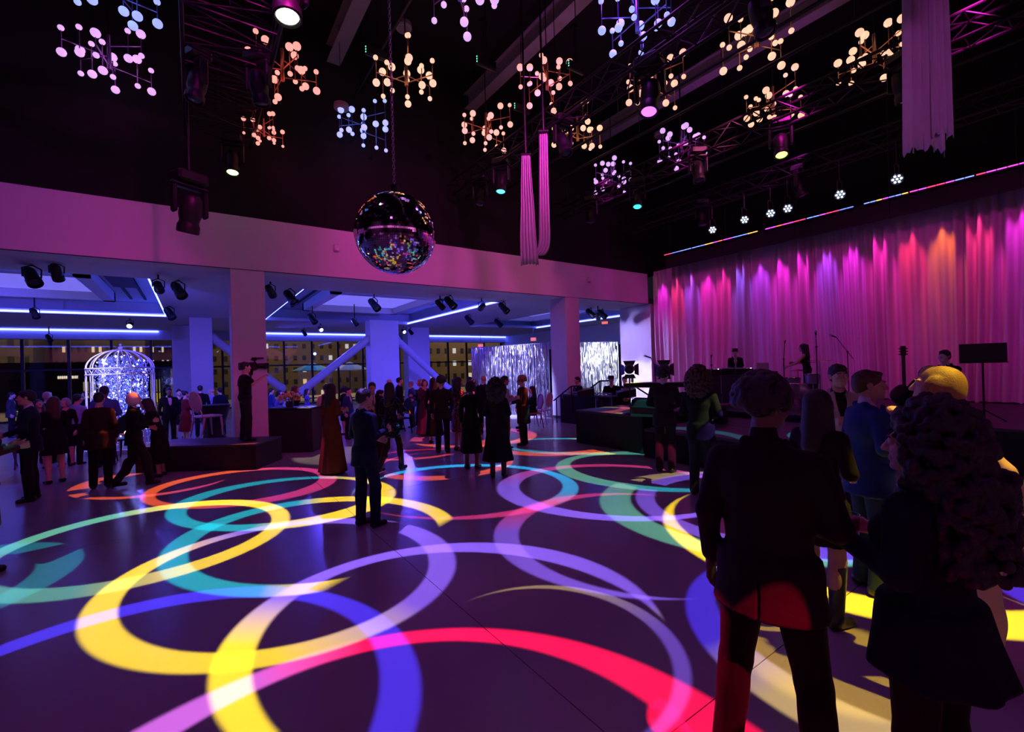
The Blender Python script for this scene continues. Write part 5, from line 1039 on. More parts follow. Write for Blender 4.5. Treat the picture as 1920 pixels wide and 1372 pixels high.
def person(label, loc, rz, h=1.72, fem=False, skin='l', hair='short', hcol='black', top='suit', tcol=(.012, .012, .015), bot='trousers', bcol=(.012, .012, .014), arms=('down', 'down'), legs='stand', lean=0.0, hyaw=0.0, hpitch=0.0,
           shirt=None, tie=None, res=.016, dress_z=.5, flare=.30, sleeves='long', kind=None, shoe=(.012, .012, .014), boots=False, seed=0, group='guests at the party', grip=('relax', 'relax'), bag=False, slit=False, eyes=False, girth=1.0, hat=None):
    s = h/1.75; rg = random.Random(seed+int(loc[0]*131+loc[1]*17)); t = thing('person', label, 'person', loc, rz, group)
    hv = {True: .0065, False: .009}[res < .012] if res < .02 else .012
    sh = .155 if fem else .178; hp = .092; W = (.90 if fem else 1.0)*girth
    sit = legs == 'sit'; dz = -.43 if sit else 0.0
    cl, sl = math.cos(lean), math.sin(lean)
    def U(p):                                             # upper body: shift for sitting, lean about the hips
        x, y, z = p; z0 = .95; y2 = y*cl+(z-z0)*sl; z2 = -y*sl+(z-z0)*cl+z0; return np.array([x, y2, z2+dz])*s
    def Lw(p): return np.array(p)*s
    def hip(sd): return np.array([sd*hp, 0, .92+dz])*s
    LEG = {'stand': ((.10, .015, .49), (.105, -.02, .085), (.10, .01, .49), (.105, -.02, .085)), 'contra': ((.11, .07, .50), (.14, .03, .085), (.09, .0, .49), (.085, -.03, .085)), 'walk': ((.09, .16, .51), (.09, .20, .10), (.09, -.02, .48), (.09, -.26, .13)), 'wide': ((.15, .02, .49), (.19, -.01, .085), (.15, .02, .49), (.19, -.02, .085)), 'sit': ((.12, .42, .50), (.13, .38, .085), (.12, .42, .50), (.13, .40, .085))}[legs]
    knees = {1: Lw(LEG[0]), -1: Lw((-LEG[2][0], LEG[2][1], LEG[2][2]))}; ank = {1: Lw(LEG[1]), -1: Lw((-LEG[3][0], LEG[3][1], LEG[3][2]))}
    arm = {}
    for i, sd in enumerate((1, -1)):
        e, w_, th = ARMS[arms[i]]; k = sh/.178
        arm[sd] = (U((sd*sh, -.005, 1.395)), U((sd*e[0]*k, e[1], e[2])), U((sd*w_[0]*k, w_[1], w_[2])), np.array((sd*th[0], th[1], th[2]), float))
    hc = U((0, .020, 1.638))
    def torso(inf, zlo=.80, k=.05):
        P = [('el', U((0, -.006, .96)), np.array((.158*W+inf, .112*W+inf, .13+inf))*s, k), ('el', U((0, .0, 1.12)), np.array(((.122 if fem else .142)*W+inf, .100*W+inf, .16))*s, k), ('el', U((0, -.005, 1.30)), np.array(((.140 if fem else .165)*W+inf, .112*W+inf, .17))*s, k),
             ('rc', U((-sh*.80, -.012, 1.395)), U((sh*.80, -.012, 1.395)), (.050+inf*.8)*s, (.050+inf*.8)*s, k), ('rc', U((-.075, -.018, 1.425)), U((.075, -.018, 1.425)), (.040+inf*.7)*s, (.040+inf*.7)*s, .03), ('rc', U((0, -.014, 1.43)), U((0, -.004, 1.49)), (.056+inf*.5)*s, (.050+inf*.4)*s, .03)]
        if fem:
            for sd in (-1, 1): P.append(('el', U((sd*.072, .085, 1.275)), np.array((.062+inf, .055+inf, .062+inf))*s, .03))
        return P
    def arms_p(inf, frac=1.0, k=.025):
        P = []
        for sd in (1, -1):
            a, e, w_, _ = arm[sd]; P.append(('rc', a, e, (.050+inf)*s, (.041+inf)*s, k))
            if frac > 0:
                P.append(('rc', e, e+(w_-e)*frac, (.040+inf)*s, (.028+inf*.8)*s, .02))
        return P
    def legs_p(inf, lowf=1.0, k=.03, straight=False):
        P = []
        for sd in (1, -1):
            h0, kn, an = hip(sd), knees[sd], ank[sd]; P.append(('rc', h0, kn, (.082*W+inf)*s, (.056+inf)*s, k))
            e = kn+(an-kn)*lowf; P.append(('rc', kn, e, (.054+inf)*s, ((.040 if not straight else .052)+inf)*s, .025))
            if not straight: P.append(('el', kn+(an-kn)*.3-np.array((0, .018*s, 0)), np.array((.046+inf, .05+inf, .11))*s, .03))
        return P
    foot = []
    for sd in (1, -1):
        an = ank[sd]; zf = max(0, an[2]-.085*s); c = np.array((an[0], an[1], zf)); foot += [('rc', c+np.array((0, -.03, .045))*s, c+np.array((sd*.012, .13, .026))*s, .036*s, .028*s, .02), ('rc', an, c+np.array((0, -.02, .05))*s, .036*s, .038*s, .02)]
    # body: one mesh, head and hands in finer resolution on the same surface
    sk = skinm(SK[skin] if isinstance(skin, str) else skin)
    parts = [field_mesh(torso(0)+arms_p(0)+legs_p(0)+foot+[('rc', U((0, -.005, 1.47)), hc+np.array((0, -.02, -.06))*s, .05*s, .046*s, .03)], max(res, .013))]
    Hm = Matrix.Translation(hc) @ Matrix.Rotation(hyaw, 4, 'Z') @ Matrix.Rotation(-lean*.6-hpitch, 4, 'X') @ Matrix.Scale(s, 4)
    parts.append(place(head_tpl(fem, hv), Hm)); hands = {}
    for i, sd in enumerate((1, -1)):
        a, e, w_, th = arm[sd]; z = (w_-e)/np.linalg.norm(w_-e); x = th-z*(th@z); x /= np.linalg.norm(x); y = np.cross(z, x)*(-1 if sd == 1 else 1)
        Mx = Matrix(((x[0], y[0], z[0], 0), (x[1], y[1], z[1], 0), (x[2], y[2], z[2], 0), (0, 0, 0, 1))); Mx = Matrix.Translation(w_+z*.02*s) @ Mx @ Matrix.Scale(s*(.92 if fem else 1.0), 4)
        parts.append(place(hand_tpl(grip[i], .0045 if res < .012 else .007), Mx)); hands[sd] = Mx
    obj('body', np_mesh('body', parts, [sk]), t)
    if eyes:
        for sd in (-1, 1):
            e = MB().sphere((sd*.032, .0865, .005), .0112, 12, 8).xf(Hm).build('eye', mat('eye_white', (.6, .58, .56), .2), t)
            MB().sphere((sd*.032, .0935, .005), .0058, 10, 6).xf(Hm).build('iris', mat('eye_dark', (.02, .012, .01), .1), e)
            MB().tube([Vector((sd*.014, .0965, .026)), Vector((sd*.032, .0975, .031)), Vector((sd*.050, .086, .026))], .0035, 6).xf(Hm).build('eyebrow', mat('hair_%s' % hcol, HC[hcol], .55), t)
    # clothing
    tm = cloth(tcol, kind=kind); bm = cloth(bcol)
    def part(name, P, m, v=res, cuts=()):
        V, F = field_mesh(P, v, cuts)
        if len(F): return obj(name, np_mesh(name, [(V, F)], [m]), t)
    up = np.array((0, -sl, cl)); upl = lambda z: (tuple(-up), -(U((0, 0, z))@up))      # keep above z
    neck = [('el', U((0, .10, 1.50)), np.array((.055, .12, .10))*s, -.015), ('rc', U((0, .0, 1.50)), U((0, .03, 1.62)), .062*s, .07*s, -.01)]
    vneck = [('rc', U((0, .135, 1.16)), U((0, .10, 1.47)), .012*s, .060*s, -.01), ('rc', U((0, .0, 1.505)), U((0, .03, 1.64)), .066*s, .08*s, -.01)]
    if top == 'suit':
        J = torso(.018)+arms_p(.013, .93)+[('cone', (.78 if not sit else .9)*s+dz*s, (1.0*s+dz*s), ((.205*W)*s, (.158*W)*s), ((.170*W)*s, (.128*W)*s), (0, -.008), (0, 0), .0, 2, 0, .05)]
        for sd in (-1, 1): J += [('rc', U((sd*.062, .075, 1.475)), U((sd*.022, .142, 1.20)), .018*s, .014*s, .01)]
        J += [('rc', U((-.06, -.045, 1.485)), U((.06, -.045, 1.485)), .030*s, .030*s, .015)]
        J += vneck+([('el', U((0, -.16, .80)), np.array((.006, .07, .14))*s, -.002)] if slit else [])+[('rc', U((0, .16, .78)), U((0, .165, 1.06)), .035*s, .004*s, -.005)]
        jk = part('jacket', J, tm)
        part('shirt', torso(.012)+[('rc', U((0, -.01, 1.45)), U((0, .005, 1.525)), .062*s, .060*s, .01)]+[('rc', U((0, .03, 1.535)), U((0, .05, 1.7)), .062*s, .07*s, -.008)], cloth(shirt or (.6, .58, .58)), v=max(res, .012), cuts=[upl(.98)])
        if tie:
            if tie == 'bow': MB().rbox(-.05, -.012, -.022, .05, .012, .022, .01).xf(Matrix.Translation(U((0, .10, 1.475)))).build('bow_tie', cloth((.01, .01, .012)), t)
            else: MB().add([U((-.012, .112, 1.46)), U((.012, .112, 1.46)), U((.034, .152, 1.10)), U((0, .155, 1.05)), U((-.034, .152, 1.10)), U((-.012, .100, 1.46)), U((.012, .100, 1.46)), U((.034, .138, 1.10)), U((0, .14, 1.05)), U((-.034, .138, 1.10))], [(0, 1, 2, 3, 4), (9, 8, 7, 6, 5), (0, 5, 6, 1), (1, 6, 7, 2), (2, 7, 8, 3), (3, 8, 9, 4), (4, 9, 5, 0)]).build('tie', cloth(tie), t, smooth=False)
    elif top in ('shirt', 'tee', 'vest', 'blouse', 'sweater'):
        sf = {'long': .94, 'short': 0.0, 'roll': .35, 'none': 0.0}[sleeves]; inf = .022 if top == 'sweater' else .011
        P = torso(inf)+(arms_p(inf, sf) if sleeves != 'none' else [])
        if top in ('shirt', 'vest'): P += [('rc', U((-.05, -.02, 1.49)), U((.05, -.02, 1.49)), .03*s, .03*s, .012)]
        hem = {'vest': .95, 'shirt': .95, 'tee': .90, 'blouse': .93, 'sweater': .88}[top]
        if sleeves == 'short': P = [p if not (p[0] == 'rc' and any(np.allclose(p[1], arm[sd][0]) for sd in (1, -1))) else ('rc', p[1], p[1]+(p[2]-p[1])*.62, p[3]+.006, p[4]+.016, p[5]) for p in P]
        part('shirt' if top != 'sweater' else 'sweater', P+neck, tm if top != 'vest' else cloth(shirt or (.6, .55, .55)), cuts=[upl(hem)])
        if top == 'vest': part('waistcoat', torso(.022)+[('el', U((sd*(sh+.035), 0, 1.38)), np.array((.06, .09, .10))*s, -.02) for sd in (1, -1)]+vneck, tm, cuts=[upl(.93)])
        if tie: MB().add([U((-.012, .112, 1.46)), U((.012, .112, 1.46)), U((.03, .146, 1.10)), U((0, .15, 1.05)), U((-.03, .146, 1.10)), U((-.012, .10, 1.46)), U((.012, .10, 1.46)), U((.03, .134, 1.10)), U((0, .137, 1.05)), U((-.03, .134, 1.10))], [(0, 1, 2, 3, 4), (9, 8, 7, 6, 5), (0, 5, 6, 1), (1, 6, 7, 2), (2, 7, 8, 3), (3, 8, 9, 4), (4, 9, 5, 0)]).build('tie', cloth(tie), t, smooth=False)
    elif top == 'dress':
        sf = {'long': .94, 'short': 0.0, 'none': None, 'roll': .4}[sleeves]
        P = torso(.010)+(arms_p(.009, sf) if sf is not None else [])
        if not sit: P += [('cone', dress_z*s, .91*s, (flare*.62*s, flare*.50*s) if dress_z < .75 else (.20*s, .16*s), (.200*W*s, .152*W*s), (0, -.01), (0, -.006), .06, 9, rg.random()*6, .04), ('cone', .86*s, 1.08*s, (.198*W*s, .150*W*s), (.125*W*s, .10*W*s), (0, -.006), (0, 0), .0, 2, 0, .06)]
        else: P += legs_p(.03, .15)
        cuts = [] if not sit else []
        if sf is None: P += [('el', U((sd*(sh+.040), 0, 1.385)), np.array((.062, .09, .085))*s, -.02) for sd in (1, -1)]
        part('dress', P+neck, tm)
    elif top == 'coat':                                     # long open cardigan or overcoat
        P = torso(.024)+arms_p(.018, .93)+[('cone', dress_z*s, 1.02*s, (flare*.60*s, flare*.5*s), (.195*W*s, .150*W*s), (0, -.02), (0, 0), .05, 7, 1.0, .05)]+vneck+[('rc', U((0, .20, dress_z)), U((0, .165, 1.2)), .05*s, .004*s, -.005)]
        part('coat', P, tm); part('shirt', torso(.014)+neck, cloth(shirt or (.3, .3, .3)), v=max(res, .013), cuts=[upl(.96)])
    if bot == 'trousers':
        P = legs_p(.012, 1.04, straight=True)+[('el', knees[sd]+(ank[sd]-knees[sd])*.3-np.array((0, .012*s, 0)), np.array((.060, .068, .16))*s, .03) for sd in (1, -1)]+[('el', U((0, -.006, .97)), np.array((.158*W+.016, .112*W+.018, .12))*s, .04)]
        part('trousers', P, bm, cuts=[upl(.86)] if False else [((0, 0, 1), U((0, 0, 1.03))[2])])
    elif bot == 'leggings': part('leggings', legs_p(.006, 1.0)+[('el', U((0, -.006, .96)), np.array((.162, .118, .12))*s, .04)], bm, cuts=[((0, 0, 1), U((0, 0, 1.0))[2])])
    elif bot == 'skirt': part('skirt', [('cone', dress_z*s, 1.04*s, (flare*.6*s, flare*.5*s), (.180*W*s, .138*W*s), (0, -.01), (0, 0), .05, 9, 1, .03)], bm)
    fo = []
    for p in foot: fo.append((p[0], p[1], p[2], p[3]+.008*s, p[4]+.008*s, p[5]))
    if boots: fo += [('rc', knees[sd]+(ank[sd]-knees[sd])*.12, ank[sd], .062*s, .046*s, .02) for sd in (1, -1)]
    for sd in (1, -1):
        q = [p for p in fo if (p[1][0]*sd > 0)]
        if fem or boots:
            an = ank[sd]; q.append(('rc', (an[0], an[1]-.05*s, .012), (an[0], an[1]-.045*s, max(.04, an[2]-.03*s)), .011*s, .02*s, .01))
        V, F = field_mesh(q, max(.009, res*.7), [((0, 0, -1), 0.0)]+([] if boots else [((0, 0, 1), ank[sd][2]-.005)]))
        if len(F): obj('boot' if boots else 'shoe', np_mesh('shoe', [(V, F)], [mat('shoe_%.2f_%.2f_%.2f' % shoe, shoe, .3)]), t)
    # hair
    hm = mat('hair_%s' % hcol, HC[hcol], .5, noise=.35, nscale=60, bump=.35, bscale=140, spec=.5)
    hvx = max(.007, res*.62)
    if hair != 'bald':
        face = [('el', (0, .135, -.045), (.075, .10, .105), -.012)]
        P = [('el', (0, -.019, .034), (.080, .099, .088), .01)]
        if hair == 'short': P += [('el', (0, .045, .086), (.052, .042, .024), .02), ('el', (0, -.07, -.01), (.064, .046, .06), .02)]+[('el', (.07*math.cos(a_)*math.cos(b_), -.018+.088*math.sin(a_)*math.cos(b_), .034+.080*math.sin(b_)), (.020, .020, .014), .008) for a_, b_ in [(rg.uniform(0, 2*PI), rg.uniform(.35, 1.5)) for _ in range(26)]]+face+[('el', (0, .02, -.13), (.12, .14, .085), -.01)]
        elif hair == 'bob': P += [('el', (0, -.04, -.02), (.098, .090, .115), .03), ('el', (-.075, .02, -.03), (.030, .055, .09), .02), ('el', (.075, .02, -.03), (.030, .055, .09), .02)]+face
        elif hair in ('long', 'wavy'):
            ln = -.30
            P += [('rc', (0, -.05, .02), (0, -.095, ln), .085, .075, .03), ('rc', (-.06, -.02, 0), (-.085, -.045, ln*.8), .045, .05, .03), ('rc', (.06, -.02, 0), (.085, -.045, ln*.8), .045, .05, .03)]+face
            if hair == 'wavy':
                for k in range(46): z = rg.uniform(ln, .05); a = rg.uniform(PI, 2*PI); P.append(('el', (.10*math.cos(a)*(1.1-z*.6), -.06+.07*math.sin(a), z), (.03, .03, .04), .012))
        elif hair == 'curly':
            for k in range(150): a, b_ = rg.uniform(0, 2*PI), math.asin(rg.uniform(-.35, 1)); P.append(('el', (.098*math.cos(a)*math.cos(b_), -.025+.108*math.sin(a)*math.cos(b_), .035+.105*math.sin(b_)), (.024, .024, .024), .006))
            P += face
        elif hair in ('bigcurly', 'longcurly'):
            P += [('el', (0, -.06, -.06), (.15, .13, .20), .04)]
            if hair == 'longcurly':
                P += [('rc', (0, -.10, -.12), (0, -.13, -.36), .13, .12, .05)]
                for k in range(420): z = rg.uniform(-.46, -.1); a = rg.uniform(0, 2*PI); r_ = rg.uniform(.95, 1.15); P.append(('el', (.165*r_*math.cos(a), -.12+.125*r_*math.sin(a), z), (.020, .020, .026), .005))
            for k in range(760):
                a, b_ = rg.uniform(0, 2*PI), math.asin(rg.uniform(-1, 1)); r_ = rg.uniform(.92, 1.12); P.append(('el', (.165*r_*math.cos(a)*math.cos(b_), -.055+.145*r_*math.sin(a)*math.cos(b_), -.05+.225*r_*math.sin(b_)), (.019, .019, .023), .005))
            P += [('el', (0, .165, -.065), (.20, .165, .135), -.015)]
        elif hair == 'bun': P += [('el', (0, -.085, .10), (.042, .042, .042), .01)]+face+[('el', (0, .02, -.13), (.12, .14, .09), -.01)]
        V, F = place(field_mesh(P, hvx/s), Hm); obj('hair', np_mesh('hair', [(V, F)], [hm]), t)
    if hat:
        MB().lathe([(.001, .15), (.075, .15), (.088, .135), (.094, .07), (.096, .055), (.135, .05), (.137, .046), (.09, .044)], 24, (0, -.012, 0)).xf(Hm).build('hat', cloth(hat), t)
    PEOPLE.append(t)
    t_hands = {k: Matrix.Translation(Vector(loc)) @ Matrix.Rotation(rz, 4, 'Z') @ v for k, v in hands.items()}
    return t, t_hands
# ------------------------------------------------------------------ the guests, each where the photograph shows them
def P_(label, px, ty, d=None, feet=None, a=0, z0=0.0, sit_h=None, **kw):
    if feet is not None:
        b = fl(px, feet, z0); d = float((b-np.array([0, 0, CAM_H]))@_f); b = fl(px+.0294*0, feet, z0)
        head = dep(px-.0294*(feet-ty), ty, d)
    else:
        head = dep(px, ty, d); b = np.array([head[0], head[1], z0])
    h = (head[2]-z0-{'bigcurly': .085, 'longcurly': .085, 'curly': .03, 'bun': .03}.get(kw.get('hair'), .012)) if sit_h is None else sit_h
    v = np.array([b[0], b[1]]); v /= np.linalg.norm(v); r_ = np.array([v[1], -v[0]]); dr = math.cos(R(a))*v+math.sin(R(a))*r_
    rz = math.atan2(dr[1], dr[0])-PI/2
    res = kw.pop('res', None) or (.0085 if d < 2.6 else .012 if d < 6 else .016 if d < 9.5 else .021)
    return person(label, (b[0], b[1], z0), rz, h=h, res=res, **kw)
K = (.006, .006, .008); NV = (.008, .011, .030); BL = (.02, .05, .16); LB = (.25, .34, .62)
# left group
P_('woman in a maroon lace dress cut by the left edge', -48, 738, d=4.4, a=70, fem=True, top='dress', tcol=(.06, .015, .02), bot=None, dress_z=.45, hair='long', hcol='brown', arms=('hold', 'hold'), skin='t')
P_('man in a dark navy suit facing left at the left edge', 58, 731, feet=938, a=-75, tcol=NV, hair='short', arms=('low', 'low'), skin='t', hyaw=.1)
P_('long haired woman in a short black dress, bare legs, arms folded', 104, 742, feet=905, a=-20, fem=True, top='dress', tcol=K, bot=None, dress_z=.58, hair='long', hcol='brown', arms=('cross', 'cross'), skin='l', flare=.36)
P_('woman lit at the face looking at her phone behind the suited man', 71, 748, d=9.4, a=165, fem=True, top='dress', tcol=K, bot=None, hair='long', arms=('phone', 'low'), skin='t', hpitch=-.3)
P_('man with blue lit grey hair in the left crowd', 88, 734, d=10.2, a=30, hair='short', hcol='grey', tcol=NV)
P_('man in a pale blue shirt leaning right in the left crowd', 139, 738, d=9.9, a=40, top='shirt', tcol=LB, sleeves='roll', hair='short', tie=(.01, .01, .015), lean=.12, arms=('hold', 'reach'))
P_('small woman with grey hair between the black dress and the blue shirt', 123, 745, d=9.8, a=-150, fem=True, top='dress', tcol=K, bot=None, hair='bob', hcol='grey')
P_('person with an orange lit shoulder in black jacket and brown sash', 190, 735, feet=914, a=10, fem=True, top='coat', tcol=(.02, .012, .010), dress_z=.72, flare=.36, hair='short', shirt=(.12, .05, .02), bcol=K, arms=('down', 'down'), girth=1.12)
P_('man in a blue shirt just in front of the birdcage', 195, 723, d=9.6, a=15, top='shirt', tcol=(.05, .12, .35), hair='short', skin='d', arms=('low', 'low'))
P_('woman with a pale bob in a black trouser suit walking right', 254, 735, feet=912, a=80, fem=True, tcol=K, hair='bob', hcol='white', legs='walk', arms=('hold', 'low'))
_, h10 = P_('bending woman carrying a small candle tray', 296, 742, d=8.5, a=-70, fem=True, top='dress', tcol=K, bot=None, hair='long', lean=.3, arms=('reach', 'reach'), dress_z=.3, flare=.4, skin='t')
P_('man in a tuxedo with a bow tie behind the podium', 316, 726, d=12.4, a=165, tcol=K, tie='bow', hair='short', skin='d')
P_('woman with dark hair up behind the tuxedo man', 335, 728, d=13.6, a=170, fem=True, top='dress', tcol=K, bot=None, hair='bun')
P_('woman in a dark red dress seen from the side', 347, 731, d=13.0, a=70, fem=True, top='dress', tcol=(.16, .012, .02), bot=None, dress_z=.35, flare=.4, hair='bun', arms=('hold', 'low'), skin='l')
P_('broad man in black seen from behind at the blue column', 375, 722, d=13.9, a=5, tcol=K, hair='short')
P_('bald man in a pale shirt by the blue column', 397, 728, d=15.0, a=-60, top='shirt', tcol=(.3, .36, .6), hair='bald', arms=('hold', 'down'))
P_('man in a dark blue suit left of the camera operator', 412, 726, d=14.0, a=-30, tcol=NV, hair='short')
P_('distant guest in grey by the left windows', 20, 735, d=15, a=100, tcol=(.05, .05, .06)); P_('distant guest in black near the left windows', 160, 733, d=16, a=-120, tcol=K, fem=True, top='dress', bot=None, hair='bob'); P_('distant guest behind the birdcage', 275, 731, d=17, a=150, tcol=K)
P_('distant guest in a pale top behind the phone woman', 57, 738, d=13, a=60, fem=True, top='blouse', tcol=(.35, .35, .45), hair='long')
# camera operator on the podium
P_('camera operator in black on the podium', 462, 678, feet=825, z0=.5, a=75, top='tee', sleeves='short', tcol=K, hair='short', arms=('cam', 'down'), legs='wide', group='crew', girth=1.08)
# bar
P_('woman with lit auburn hair behind the bar', 553, 722, d=12.6, a=95, fem=True, top='blouse', tcol=K, hair='long', hcol='red', skin='l')
P_('woman lit blue behind the bar', 523, 731, d=13.8, a=120, fem=True, top='dress', tcol=(.1, .12, .3), bot=None, hair='bob'); P_('guest in dark blue left behind the bar', 508, 727, d=15, a=60, tcol=BL)
P_('bartender in a black waistcoat and rose shirt seen from behind', 614, 718, feet=838, a=-15, top='vest', tcol=K, shirt=(.42, .22, .28), bcol=(.05, .014, .014), hair='bun', fem=True, arms=('reach', 'low'), group='crew')
P_('woman in a long rust brown gown', 625, 718, feet=886, a=50, fem=True, top='dress', sleeves='roll', tcol=(.085, .02, .012), bot=None, dress_z=.03, flare=.48, hair='long', skin='t', arms=('hold', 'hold'))
P_('young man in a navy suit standing alone on the rings', 688, 728, feet=985, a=55, tcol=(.006, .009, .028), bcol=(.006, .010, .03), hair='short', skin='t', arms=('hold', 'low'), legs='contra', hyaw=-.1, eyes=True)
P_('man in a white shirt and tie facing the camera', 697, 716, d=9.2, a=170, top='suit', shirt=(.65, .55, .55), tie=(.2, .1, .08), tcol=K, hair='short', skin='t', arms=('hold', 'down'), hyaw=-.2)
P_('woman in a black sequin mini dress and boots', 735, 716, feet=884, a=35, fem=True, top='dress', sleeves='long', tcol=(.02, .02, .03), kind='sequin', bot='leggings', bcol=(.02, .01, .01), dress_z=.68, flare=.34, hair='long', legs='walk', boots=True, arms=('reach', 'low'))
P_('guest with an orange lit shoulder behind the mini dress', 712, 730, d=9.6, a=100, top='shirt', tcol=(.4, .2, .1), hair='short')
P_('seated guest in blue before the wide pier', 652, 726, d=12.5, a=120, tcol=BL); P_('guest in dark clothes behind the gown', 645, 722, d=13.4, a=-60, tcol=K, fem=True, top='dress', bot=None, hair='bob'); P_('guest in a blue dress near the parasol', 575, 728, d=16, a=100, fem=True, top='dress', tcol=(.06, .08, .3), bot=None, hair='long')
# far centre crowd
P_('tall man in a black suit before the pier', 748, 707, d=14.2, a=70, tcol=K, shirt=(.5, .5, .6)); P_('bald man at the pier', 729, 710, d=14.8, a=80, tcol=K, hair='bald'); P_('grey haired guest beside the tall suited man', 771, 714, d=14.6, a=-70, tcol=BL, hair='short', hcol='grey'); P_('guest with blond hair holding a drink', 788, 710, d=13.6, a=-100, fem=True, hair='bob', hcol='blond', top='dress', tcol=K, bot=None, dress_z=.2, flare=.42, arms=('hold', 'low'))
P_('woman with a lit face laughing near the violet column', 795, 710, d=12.6, a=165, fem=True, hair='bob', hcol='brown', top='dress', tcol=(.06, .02, .03), bot=None, dress_z=.06, flare=.45, arms=('face', 'low'), skin='l')
P_('long haired guest in black beside the brown suit', 812, 707, d=11.4, a=20, fem=True, top='dress', tcol=K, bot=None, dress_z=.2, flare=.4, hair='long')
P_('man in dark clothes with feet on the orange ring', 831, 704, feet=848, a=15, tcol=(.02, .012, .012), hair='curly', arms=('low', 'down'))
P_('woman in a bronze sequin dress and heels', 862, 706, feet=844, a=60, fem=True, top='dress', sleeves='roll', tcol=(.22, .085, .05), kind='sequin', bot=None, dress_z=.45, flare=.33, hair='wavy', arms=('hold', 'hold'), skin='t', shoe=(.2, .06, .05))
P_('woman in a pale trouser suit walking in the far crowd', 888, 711, d=13.2, a=-20, fem=True, top='blouse', tcol=(.35, .25, .38), bcol=(.35, .25, .38), hair='short', legs='walk'); P_('guest in black behind the bronze dress', 880, 706, d=14.2, a=100, tcol=K); P_('bald guest left of the tinsel', 906, 703, d=12.6, a=20, tcol=K, hair='bald', skin='t'); P_('guest in a dark gown at the tinsel corner', 850, 712, d=15.4, a=40, fem=True, top='dress', tcol=K, bot=None, hair='bun', dress_z=.1, flare=.4)
P_('curly haired woman in a long black dress seen from behind', 935, 706, feet=893, a=8, fem=True, top='dress', sleeves='long', tcol=(.008, .008, .010), bot=None, dress_z=.30, flare=.46, hair='bigcurly', arms=('low', 'low'), boots=True, girth=1.05)
P_('companion in black just left of the curly haired woman', 886, 712, feet=878, a=20, fem=True, top='dress', tcol=K, bot=None, dress_z=.32, flare=.36, hair='bob', skin='d')
P_('bearded man in a lilac grey shirt right of the curly hair', 945, 704, d=10.4, a=70, top='shirt', tcol=(.32, .26, .36), bcol=(.03, .02, .02), hair='short', arms=('hold', 'down'), skin='t')
P_('blond guest with a red lit shoulder', 982, 703, feet=834, a=-70, top='coat', dress_z=.55, flare=.34, tcol=(.03, .012, .012), hair='curly', hcol='blond', arms=('hold', 'low'), skin='l')
P_('woman in black behind the red lit guest', 976, 724, d=13, a=-40, fem=True, top='dress', tcol=K, bot=None, hair='long')
person('seated woman holding a cup by the tinsel', (CX_, CY_, .0), R(75), h=1.66, fem=True, top='dress', tcol=K, bot='trousers', hair='long', legs='sit', arms=('hold', 'low'), res=.021)
# technicians behind the skirted table
for px, d, a, kw, lb in ((1083, 15.2, -120, dict(hair='short', skin='t'), 'bearded technician in black beside the handrail'), (1146, 14.5, 180, dict(hair='short', hat=(.05, .05, .06)), 'technician in a flat hat before the bright tinsel'), (1171, 14.0, 175, dict(hair='short', skin='l'), 'technician half hidden behind the screen')):
    q = dep(px, 712, d); v = math.atan2(q[1], q[0]); t_ = thing('stool', 'black stool under the '+lb, 'stool', (q[0], q[1], 0), 0, 'technician stools'); MB().lathe([(.001, .56), (.18, .56), (.19, .58), (.18, .61), (.001, .61)], 20).build('seat', BLACKM, t_)
    for k in range(4): c, s_ = math.cos(k*PI/2+.4), math.sin(k*PI/2+.4); MB().cyl((.12*c, .12*s_, .56), (.2*c, .2*s_, 0), .014, n=6).build('leg', STEEL, t_)
    P_(lb, px, 712, d=d, a=a, z0=.13, sit_h=1.74, top='tee', sleeves='short', tcol=K, legs='sit', arms=('low', 'low'), group='crew', **kw)
# right of the floor
P_('person in a pinstripe dark suit seen from behind at the apron', 1249, 688, feet=884, a=15, tcol=(.018, .012, .012), bcol=(.022, .012, .010), hair='curly', arms=('low', 'low'), girth=1.0, res=.013)
P_('person with yellow lit curly hair in a black jacket', 1310, 684, d=6.3, a=20, top='suit', tcol=(.007, .007, .007), hair='bigcurly', hcol='brown', bcol=(.02, .02, .022), arms=('low', 'low'), res=.013)
P_('disc jockey in a dark suit and cap on stage', 1378, 654, d=13.4, a=178, z0=.69, tcol=K, shirt=(.5, .45, .5), tie=(.3, .25, .3), hair='short', hat=(.03, .03, .035), arms=('reach', 'reach'), skin='l', lean=.1, group='performers')
P_('percussionist with long hair in a sleeveless top on stage', 1512, 643, d=12.0, a=-75, z0=.69, fem=True, top='blouse', sleeves='none', tcol=K, hair='wavy', arms=('drum', 'reach'), skin='t', group='performers', lean=.12)
t_ = thing('piano_stool', 'black padded stool under the seated musician', 'stool', (*dep(1772, 700, 7.9)[:2], .69)); MB().rbox(-.2, -.2, .38, .2, .2, .45, .03).build('seat', BLACKP, t_)
for sx in (-1, 1):
    for sy in (-1, 1): MB().cyl((sx*.15, sy*.15, 0), (sx*.15, sy*.15, .38), .014, n=6).build('leg', BLACKM, t_)
P_('seated musician with dark hair beside the music stand', 1772, 672, d=7.9, a=-150, z0=.69, sit_h=1.62, legs='sit', tcol=K, hair='short', arms=('low', 'reach'), group='performers')
P_('smiling man in a cream dinner jacket and black shirt', 1570, 682, d=4.7, a=165, tcol=(.55, .46, .38), shirt=(.008, .008, .01), hair='short', skin='t', arms=('hold', 'low'), eyes=True, hyaw=.1, grip=('grip', 'relax'))
P_('man in a royal blue suit in profile facing right', 1624, 693, d=3.6, a=62, tcol=(.012, .03, .15), bcol=(.008, .018, .07), hair='short', hcol='brown', skin='m', arms=('hold', 'down'), eyes=True, girth=1.08, hyaw=-.35)
P_('dark haired guest with a hand raised to the head', 1742, 686, d=4.4, a=150, tcol=K, hair='short', arms=('head', 'down'), skin='l')
